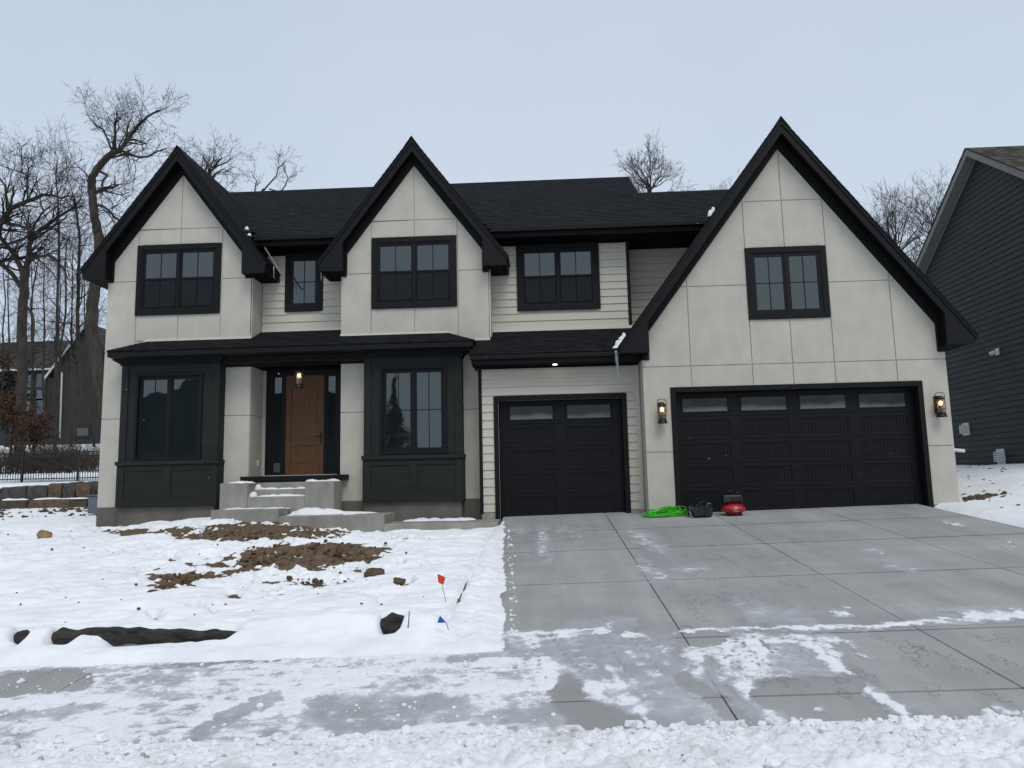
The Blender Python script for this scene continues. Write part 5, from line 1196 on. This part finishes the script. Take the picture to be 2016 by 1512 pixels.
# cross wing with its gable to the front
w0, w1 = e1.x+.2, at(235,800,BY).x; wm = (w0+w1)/2; we = at(125,735,BY).z
mb = MB(); mb.prism([(w0,gz0),(w1+.6,gz0),(w1+.6,we),(wm+.3,ridz-.1),(w0,we)], BY-1.2, BY+9); mb.build('wall', BW, bh)
for sg, xe in ((-1, w0-.35), (1, w1+.95)):
    mx_ = wm+.3; ze2 = ridz-.05-(ridz-.1-we)/(mx_-w0)*abs(xe-mx_)
    o = roof((xe,BY+9,ze2),(xe,BY-1.5,ze2),(mx_,BY+9,ridz),(mx_,BY-1.5,ridz), m=BRF) if sg < 0 else roof((xe,BY-1.5,ze2),(xe,BY+9,ze2),(mx_,BY-1.5,ridz),(mx_,BY+9,ridz), m=BRF)
    o.parent = bh; o.matrix_parent_inverse = Matrix.Translation(bh.location).inverted()
    mb = MB(); mb.prism([(mx_,ridz),(xe,ze2),(xe,ze2-.25),(mx_,ridz-.25)], BY-1.6, BY-1.55); mb.build('rake_board', WGUT if sg < 0 else BW, bh)
mb = MB(); a_, b_ = at(122,735,BY-1.3), at(118,862,BY-1.3); mb.tube([a_+Vector((-.2,0,.2)), a_, b_], .06, 6); mb.build('downspout', WGUT, bh)
for (x0, x1, y0, y1, m_) in ((48,65,738,763,GLASS),(72,89,736,762,GLASS),(48,64,768,785,VENTW),(72,88,768,785,VENTW),(48,62,790,815,VENTW),(72,88,788,815,GLASS),(168,195,845,860,GLASS)):
    a, b = at(x0,y1,BY-.05), at(x1,y0,BY-.05); yy = BY-1.3 if x0 > 120 else BY-.06
    mb = MB(); mb.box(a.x-.12,b.x+.12,yy,yy+.05,a.z-.12,b.z+.12); w_ = mb.build('window', BW, bh); mb = MB(); mb.box(a.x,b.x,yy-.02,yy-.001,a.z,b.z); mb.build('pane', m_ if m_ is GLASS else UT, w_)

# ================================================================ BARE TREES
class Tree:
    def __init__(s, name, label, base, m_trunk, m_twig, seed, cat='tree', group='bare trees around the houses'):
        s.e = empty(name, base, label, cat, group); s.tr = MB(); s.tw = MB(); s.r = random.Random(seed); s.mt, s.mw = m_trunk, m_twig
    def path(s, pts, rad):
        s.tr.tube(pts, rad, 9, True)
    def grow(s, p, d, L, r, lev, maxlev, up=.12, wob=.36, kids=3, spread=.95, minr=.007):
        rr = s.r; n = 5 if lev < maxlev-1 else 3; pts = [Vector(p)]; rad = [r]; d = Vector(d).normalized(); q = Vector(p)
        end = r*.45 if lev < maxlev else max(minr*.5, r*.3)
        for i in range(n):
            d = (d+Vector((rr.gauss(0,wob),rr.gauss(0,wob),rr.gauss(0,wob)+up))*.55).normalized(); q = q+d*(L/n); pts.append(q.copy()); rad.append(r+(end-r)*(i+1)/n)
        (s.tr if r > .05 else s.tw).tube(pts, rad, 7 if r > .05 else (4 if r > .012 else 3), False)
        if lev >= maxlev: return
        nk = kids if lev > 0 else kids+1
        for k in range(nk):
            t = rr.uniform(.28, 1.0) if k else 1.0
            i = min(n-1, int(t*n)); a = pts[i].lerp(pts[i+1], t*n-i) if t < 1 else pts[-1]
            dd = (pts[i+1]-pts[i]).normalized(); ax = Vector((rr.gauss(0,1),rr.gauss(0,1),rr.gauss(0,1))).normalized()
            side = dd.cross(ax).normalized(); ang = rr.uniform(.35,1.0)*spread if k else rr.uniform(.05,.4)
            nd = dd*math.cos(ang)+side*math.sin(ang); rk = (r+(end-r)*t)*rr.uniform(.5,.8)
            s.grow(a, nd, L*rr.uniform(.45,.75), max(rk, minr), lev+1, maxlev, up, wob, kids, spread, minr)
    def sprout(s, pts, rads, n, L, maxlev, up=.06, wob=.38, kids=3, spread=1.0, t0=.1, minr=.0065, rk=.55):
        pts = [Vector(p) for p in pts]
        for k in range(n):
            t = s.r.uniform(t0, 1)*(len(pts)-1); i = min(len(pts)-2, int(t)); a = pts[i].lerp(pts[i+1], t-i); dd = (pts[i+1]-pts[i]).normalized()
            ax = Vector((s.r.gauss(0,1),s.r.gauss(0,1),s.r.gauss(0,1))); sd_ = dd.cross(ax).normalized(); ang = s.r.uniform(.5,1.25)
            r = (rads[i]+(rads[i+1]-rads[i])*(t-i))*s.r.uniform(.25,rk)
            s.grow(a, dd*math.cos(ang)+sd_*math.sin(ang)+Vector((0,0,.15)), L*s.r.uniform(.6,1.15), max(r,.012), 1, maxlev, up, wob, kids, spread, minr)
    def done(s):
        if s.tr.v: s.tr.build('trunk', s.mt, s.e)
        if s.tw.v: s.tw.build('crown', s.mw, s.e)
def P3(l, Y, dy=0):
    return [at(x, y, Y+dy*i/max(1,len(l)-1)) for i, (x, y) in enumerate(l)]
def limb(T, px, rpx, Y, dy, n, L, maxlev, **kw):
    pts = P3(px, Y, dy); k = pxm(Y); k = k/.70; rads = [rpx[0]/k+(rpx[1]-rpx[0])/k*i/(len(px)-1) for i in range(len(px))]
    # finer, slightly irregular path
    fp, fr = [], []
    for i in range(len(pts)-1):
        for j in range(3):
            t = j/3; q = pts[i].lerp(pts[i+1], t); w = rads[i]*.35; fp.append(q+Vector((w*mnoise.noise(q*1.3),w*mnoise.noise(q*1.3+Vector((9,0,0))),w*mnoise.noise(q*1.3+Vector((0,9,0)))))*(j > 0)); fr.append((rads[i]+(rads[i+1]-rads[i])*t)*(1+.10*mnoise.noise(q*2.1)))
    fp.append(pts[-1]); fr.append(rads[-1])
    T.path(fp, fr)
    if n: T.sprout(pts, rads, int(n*1.15), L*.68, maxlev, **kw)
    return pts, rads
# 1. the big S shaped oak beside the house
T = Tree('oak_tree', 'big leaning oak with an S-curved trunk against the left end of the house', at(207,830,16), BARK, TWIG, 3)
limb(T, [(222,905),(212,830),(203,790),(194,760),(189,720),(183,680),(178,640),(181,600),(186,570),(190,545),(194,510),(196,480),(194,462)], (21,14), 16, 0, 0, 0, 0)
limb(T, [(194,465),(190,440),(186,415),(183,390),(180,365),(181,348),(188,335),(200,321),(212,309),(224,300),(238,295)], (13,9), 16, 0, 7, 2.2, 4)
limb(T, [(236,296),(246,282),(256,268),(267,254),(278,242),(290,230),(303,222),(316,218)], (7,2.2), 16, .5, 16, 1.7, 4)
limb(T, [(221,303),(224,287),(227,268),(226,252),(228,240),(231,230),(229,222)], (5,1.6), 16, -.8, 14, 1.45, 4)
limb(T, [(246,282),(250,266),(251,254),(255,240),(262,228)], (3.5,1.3), 16, 1.2, 10, 1.35, 4)
limb(T, [(240,297),(258,304),(275,310),(292,308),(310,298),(328,292)], (4.5,1.6), 16, -1, 14, 1.7, 4, up=.02)
limb(T, [(222,301),(212,275),(203,255),(190,247),(182,238)], (3.4,1.2), 16, 1, 9, 1.4, 4)
limb(T, [(193,337),(203,341),(212,346),(204,354),(200,366)], (4.2,2.8), 16, -.6, 3, 1.0, 3)
limb(T, [(190,403),(202,406),(214,414),(226,428),(240,436),(252,446)], (4.5,2.6), 16, -.6, 10, 1.6, 4)
limb(T, [(186,380),(205,376),(222,380),(240,384),(255,378)], (3,1.2), 16, .6, 10, 1.5, 4, up=.05)
limb(T, [(196,480),(206,470),(220,462)], (4,2), 16, 0, 5, 1.5, 3)
T.done()
# 2. oak left of it, forked
T = Tree('oak_tree', 'forked bare oak with heavy crooked limbs at the left edge', at(42,885,18), BARK, TWIG, 8)
limb(T, [(38,900),(40,850),(42,780),(43,700),(43,640),(45,590),(47,555),(50,530)], (15,12), 18, 0, 0, 0, 0)
limb(T, [(48,545),(38,520),(25,497),(10,478),(-8,455)], (8,5), 18, -.5, 10, 2.6, 4)
limb(T, [(50,532),(56,510),(57,485),(64,468),(80,452),(98,440),(118,425),(140,412),(165,405)], (9,2.5), 18, .6, 22, 2.4, 4)
limb(T, [(42,565),(28,545),(14,530),(-4,515)], (7,5), 18, .8, 7, 2.4, 4)
limb(T, [(57,515),(75,505),(95,503),(112,512),(124,528),(134,548)], (4.5,1.8), 18, -.8, 14, 1.9, 4, up=.0)
limb(T, [(50,600),(62,615),(67,640),(65,670),(60,690)], (4,2.4), 18, -.8, 6, 1.6, 3, up=-.05)
limb(T, [(-20,520),(10,512),(40,508),(70,503),(90,505)], (6,4), 18, .5, 10, 2.2, 4)
T.done()
# 3. oak out of frame on the left, reaching in
T = Tree('oak_tree', 'bare oak at the frame edge whose limb reaches in above the fence', at(-70,900,17), BARK, TWIG, 12)
limb(T, [(-70,905),(-68,780),(-60,640),(-50,540),(-30,480)], (17,12), 17, 0, 0, 0, 0)
limb(T, [(-30,480),(-8,450),(8,430),(22,410),(45,400),(66,392),(84,383),(102,384),(120,390),(135,386)], (10,2.5), 17, .3, 26, 2.2, 4)
limb(T, [(-20,440),(10,438),(38,444),(60,452),(80,462)], (6,3.5), 17, -.5, 12, 2.2, 4)
limb(T, [(-30,490),(0,482),(25,478),(48,470),(62,458)], (5,2.5), 17, .6, 10, 2, 4)
limb(T, [(18,410),(12,385),(10,365),(0,352),(-10,340)], (3.6,2), 17, .3, 10, 1.8, 4)
limb(T, [(54,396),(54,365),(53,345),(38,338),(18,332),(0,325)], (3,1.2), 17, -.4, 12, 1.4, 4); limb(T, [(53,350),(58,330),(68,325),(62,310)], (2.2,1), 17, .4, 8, 1.2, 4); limb(T, [(43,340),(43,315),(42,290)], (1.6,.7), 17, .2, 8, .9, 3)
T.done()
# 4. slender trunks between
for (nm, lb, px, rp, Y, sd_, n, L) in (
    ('slender_tree', 'slender straight trunk between the forked oak and the leaning oak', [(147,870),(150,800),(153,720),(153,650),(154,590),(155,530),(157,470),(152,430),(146,390)], (6.5,3), 21, 21, 26, 2.6),
    ('slender_tree', 'thin wavy trunk just left of the slender straight one', [(112,870),(114,790),(118,720),(117,690),(124,655),(129,620),(130,570),(128,520),(132,470)], (4.6,1.8), 24, 22, 20, 2.4),
    ('slender_tree', 'thin dark sapling close beside the forked oak', [(58,880),(60,800),(65,720),(64,640),(60,600),(70,540),(82,480)], (3.4,1.4), 22, 23, 16, 2.4),
    ('slender_tree', 'thin tree with twiggy top rising above the middle of the left woods', [(108,890),(110,780),(112,660),(114,560),(116,470),(114,400),(110,345),(113,315)], (5,1.4), 26, 24, 30, 2.4)):
    T = Tree(nm, lb, at(*px[0],Y), BARK, TWIG, sd_)
    limb(T, px, rp, Y, .3, n, L, 4, t0=.25, up=.06)
    T.done()
# 5. wood behind, to fill the left gap
for i, (x, Y, top, sd_) in enumerate(((15,30,520,31),(85,32,470,32),(140,31,500,33),(185,30,520,34),(60,40,470,35),(5,38,480,36),(165,42,500,37),(115,44,470,38))):
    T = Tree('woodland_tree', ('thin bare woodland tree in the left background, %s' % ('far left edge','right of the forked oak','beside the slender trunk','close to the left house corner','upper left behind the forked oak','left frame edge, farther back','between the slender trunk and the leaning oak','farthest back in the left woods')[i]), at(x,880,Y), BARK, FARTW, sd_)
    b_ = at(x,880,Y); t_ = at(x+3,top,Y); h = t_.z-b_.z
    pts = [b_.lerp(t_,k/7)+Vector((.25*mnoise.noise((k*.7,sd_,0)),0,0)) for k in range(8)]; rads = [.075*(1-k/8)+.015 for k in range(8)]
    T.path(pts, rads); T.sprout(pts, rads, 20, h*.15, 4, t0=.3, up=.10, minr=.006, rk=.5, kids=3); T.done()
# 6. crowns over the roof
def crown(lb, trunk, rp, Y, sd_, n, L, m=TWIG, name='bare_tree', maxlev=5, spread=.8, up=.1, minr=.006, wide=.85):
    T = Tree(name, lb, at(*trunk[0],Y), BARK, m, sd_); k = pxm(Y)
    pts, rads = limb(T, trunk, rp, Y, 0, 0, 0, 0)
    for q in range(n):
        a = T.r.uniform(-wide,wide); t = T.r.uniform(.45,1); i = min(len(pts)-2, int(t*(len(pts)-1)))
        T.grow(pts[i].lerp(pts[i+1], t*(len(pts)-1)-i), (math.sin(a), T.r.uniform(-.6,.6), math.cos(a)), L*T.r.uniform(.8,1.1), rads[i]*.55, 1, maxlev, up, .38, 3, spread, minr)
    T.done()
crown('bare tree whose round twiggy crown shows right of the left gable', [(402,620),(404,500),(405,430),(408,370),(412,340)], (9,5), 21, 51, 20, 1.35, spread=1.0, up=.05, wide=1.3)
T = Tree('bare_tree', 'bare crooked branches rising over the roof ridge between the two left gables', at(470,560,19), BARK, TWIG, 54)
limb(T, [(470,560),(478,470),(500,400),(520,372)], (6,4), 19, 0, 0, 0, 0); limb(T, [(520,374),(532,360),(545,345),(548,330),(560,322)], (2.6,1), 19, .3, 8, 1.0, 3); limb(T, [(552,378),(562,365),(567,350),(560,335),(556,322)], (2.2,.9), 19, .4, 8, .9, 3); limb(T, [(500,400),(502,372),(505,355),(497,345)], (2.2,.9), 19, .3, 7, 1.0, 3); limb(T, [(548,377),(530,372),(552,378)], (2.2,2), 19, .1, 0, 0, 0); T.done()
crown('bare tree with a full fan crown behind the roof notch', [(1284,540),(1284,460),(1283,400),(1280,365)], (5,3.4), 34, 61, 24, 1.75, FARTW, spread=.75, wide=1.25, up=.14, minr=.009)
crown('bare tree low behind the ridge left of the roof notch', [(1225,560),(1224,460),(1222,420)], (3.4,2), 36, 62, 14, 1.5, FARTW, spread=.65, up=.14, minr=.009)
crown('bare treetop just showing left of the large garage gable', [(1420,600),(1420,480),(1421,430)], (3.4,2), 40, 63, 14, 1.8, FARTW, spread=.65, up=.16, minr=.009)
crown('bare tree between the garage gable and the neighbouring roof', [(1764,640),(1763,560),(1762,500),(1762,470)], (4.6,3.2), 30, 64, 20, 1.95, TWIG, spread=.68, up=.14, minr=.007)
crown('bare tree crown touching the neighbouring rake board', [(1850,640),(1852,560),(1848,480),(1846,450)], (4.2,2.6), 32, 65, 20, 2.0, TWIG, spread=.68, up=.14, minr=.007)
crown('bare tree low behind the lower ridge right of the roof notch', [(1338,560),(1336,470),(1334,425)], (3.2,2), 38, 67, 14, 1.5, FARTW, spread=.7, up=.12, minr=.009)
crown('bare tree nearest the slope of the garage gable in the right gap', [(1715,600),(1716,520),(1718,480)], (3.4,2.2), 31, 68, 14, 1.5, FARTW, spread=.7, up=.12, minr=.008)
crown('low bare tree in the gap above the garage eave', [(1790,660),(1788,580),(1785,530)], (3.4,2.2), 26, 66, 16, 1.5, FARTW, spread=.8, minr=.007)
# 7. oak saplings still holding brown leaves, brush
BRUSH = mat('brush_stems', (.060,.045,.036), .95, .1, col2=(.12,.09,.07), scale=3)
LEAF = mat('brown_leaves', (.035,.015,.007), .8, .2, col2=(.10,.042,.017), scale=3); EVER = mat('dark_evergreen', (.010,.014,.009), .9, .1, var=.4, scale=4)
def leafy(name, lb, base, h, w, n, seed, m=LEAF, size=.10, cat='tree', low=.15):
    T = Tree(name, lb, base, BARK, TWIG, seed, cat, 'leafy undergrowth behind the fence'); r = T.r
    pts = [base+Vector((.1*mnoise.noise((k,seed,0)),0,h*k/6)) for k in range(7)]; T.path(pts, [.05*(1-k/7)+.008 for k in range(7)]); T.sprout(pts, [.05]*7, 16, w*.8, 3, t0=low, up=.02, minr=.005)
    T.done(); mb = MB()
    tv = T.tw.v
    for k in range(n):
        c = Vector(tv[r.randrange(len(tv))])+Vector((r.gauss(0,.12),r.gauss(0,.12),r.gauss(0,.12)))
        a = Vector((r.gauss(0,1),r.gauss(0,1),r.gauss(0,1))).normalized(); b = a.cross(Vector((r.gauss(0,1),r.gauss(0,1),r.gauss(0,1)))).normalized(); s_ = size*r.uniform(.5,1.2)
        mb.add([c-a*s_, c-b*s_*.4+a*s_*.1, c+a*s_, c+b*s_*.4], [(0,1,2,3)])
    mb.build('leaves', m, T.e)['kind'] = 'stuff'
leafy('oak_sapling', 'young oak with rust brown leaves behind the fence, nearest the left edge', at(20,905,15.5), 2.4, 1.1, 600, 71)
leafy('oak_sapling', 'young oak with rust brown leaves right of the forked oak trunk', at(66,905,16), 1.7, .8, 420, 72)
leafy('oak_sapling', 'taller sapling with sparse brown leaves at the left frame edge', at(-5,900,19), 5.0, 1.2, 380, 73, low=.3)
leafy('evergreen_shrub', 'dark evergreen mass low behind the left trees', at(10,880,26), 3.6, 1.4, 1500, 74, EVER, .13)
for i, (x, y, Y, w) in enumerate(((100,915,16,1.5),(140,918,15.6,1.4),(62,920,15.4,1.4),(18,920,15.8,1.5),(178,915,16.2,1.4))):
    T = Tree('brush', 'tangle of leafless brush behind the fence, %s' % ('below the grey downspout','between the fence posts','left of the left fence post line','at the left frame edge','near the house corner')[i], at(x,y,Y), BRUSH, BRUSH, 80+i, 'shrub', 'leafy undergrowth behind the fence')
    for k in range(190):
        T.grow(at(x,y+8,Y)+Vector((T.r.uniform(-w,w),T.r.uniform(-.6,.6),-.1)), (T.r.gauss(0,.5),T.r.gauss(0,.4),1), T.r.uniform(.3,.8), .011, 1, 3, .05, .3, 3, .8, .006)
    T.done()
mb = MB(); rr = random.Random(91)
for _ in range(800):
    x = rr.uniform(-24,-13.0); y = 10.4-abs(rr.gauss(0,3.2)); r = min(.10, .012+rr.expovariate(38))
    if y < 2.4 or mnoise.noise((x*.7, y*.5, 3)) < -.15: continue
    zz = float(hbase(np.array(x),np.array(y)))+.05
    for _k in range(rr.choice((1,1,2,3))): chunk(mb, (x+rr.gauss(0,r), y+rr.gauss(0,r*1.5), zz), r*rr.uniform(.5,1.1), rr, rr.uniform(.4,.8))
tag(mb.build('soil_scatter', CLOD), 'dark soil and rubble showing through the snow below the stone wall', None, None, 'stuff')

# ---- a few falling flakes
mb = MB(); rr = random.Random(99); FL = mat('snowflake', (.85,.87,.9), .8, .1, var=0)
for _ in range(70):
    y = rr.uniform(-11,-1.0); x = rr.uniform(-2.6-(y+15.2)*.66, -2.6+(y+15.2)*.66); z = rr.uniform(.2, 1+(y+15.2)*.5); r = rr.uniform(.002,.004)
    mb.add([(x+r,y,z),(x-r,y,z),(x,y+r,z),(x,y-r,z),(x,y,z+r),(x,y,z-r)], [(0,2,4),(2,1,4),(1,3,4),(3,0,4),(2,0,5),(1,2,5),(3,1,5),(0,3,5)])
tag(mb.build('falling_snow', FL), 'a few falling snowflakes', None, None, 'stuff')

# ================================================================ ACROSS THE STREET (seen only as reflections in the panes)
ah = empty('reflected_house', (-32, -44, -1), 'dark house across the street, seen mirrored in the bay windows', 'house')
part('wall', BW, ah, (-44,-22,-52,-44,-1.5,5.6))
mb = MB(); mb.prism_x([(-44.6,5.4),(-48,9.0),(-52.6,5.4)], -44.6, -21.4); mb.build('roof', BRF, ah)
mb = MB(); mb.prism([(-36,-1.5),(-28,-1.5),(-28,5.4),(-32,10),(-36,5.4)], -43.9, -42.5); mb.build('wall', BW, ah)
for x in (-42,-38.5,-26.5,-24): part('window', VENTW, ah, (x, x+1.2, -43.99, -43.9, 1, 2.6))
ah = empty('reflected_house', (18, -44, -1), 'snow roofed house across the street, seen mirrored in the garage panes', 'house')
part('wall', BW, ah, (7,29,-52,-44,-1.5,4.2))
mb = MB(); mb.prism_x([(-44.6,4.0),(-48,7.4),(-52.6,4.0)], 6.4, 29.6); mb.build('roof', SNOW, ah)
part('window', GLASS, ah, (10,13,-43.99,-43.9,0,2)); part('window', GLASS, ah, (20,23,-43.99,-43.9,0,2))
T = Tree('reflected_spruce', 'dark pointed spruce across the street, seen mirrored in the right bay window', Vector((-14.3,-40,-1)), BARK, EVER, 120)
T.path([(-14.3,-40,-1),(-14.3,-40,9.6)], [.2,.03]); mb = MB(); rr = random.Random(17)
for k in range(2600):
    t = rr.random(); z = .4+8.8*t; r = 1.9*(1-t)**.9*rr.uniform(.3,1); g = rr.uniform(0,6.283); c = Vector((-14.3+r*math.cos(g),-40+r*math.sin(g),z)); a = Vector((math.cos(g),math.sin(g),-.5)); b = Vector((-math.sin(g),math.cos(g),rr.uniform(-.4,.4)))
    mb.add([c-a*.3,c-b*.12,c+a*.25,c+b*.12], [(0,1,2,3)])
mb.build('crown', EVER, T.e); T.done()
for i, x in enumerate((-18.5,-8,-3)):
    T = Tree('reflected_tree', 'bare tree across the street mirrored in the windows, %s' % ('left of the mirrored spruce','right of the mirrored spruce','farthest right of the mirrored trees')[i], Vector((x,-43,-1)), BARK, TWIG, 130+i)
    pts = [Vector((x+.2*math.sin(k),-43,-1+1.1*k)) for k in range(7)]; T.path(pts, [.16*(1-k/7)+.03 for k in range(7)]); T.sprout(pts, [.16*(1-k/7)+.03 for k in range(7)], 16, 1.6, 3, t0=.25, up=.1, minr=.012); T.done()
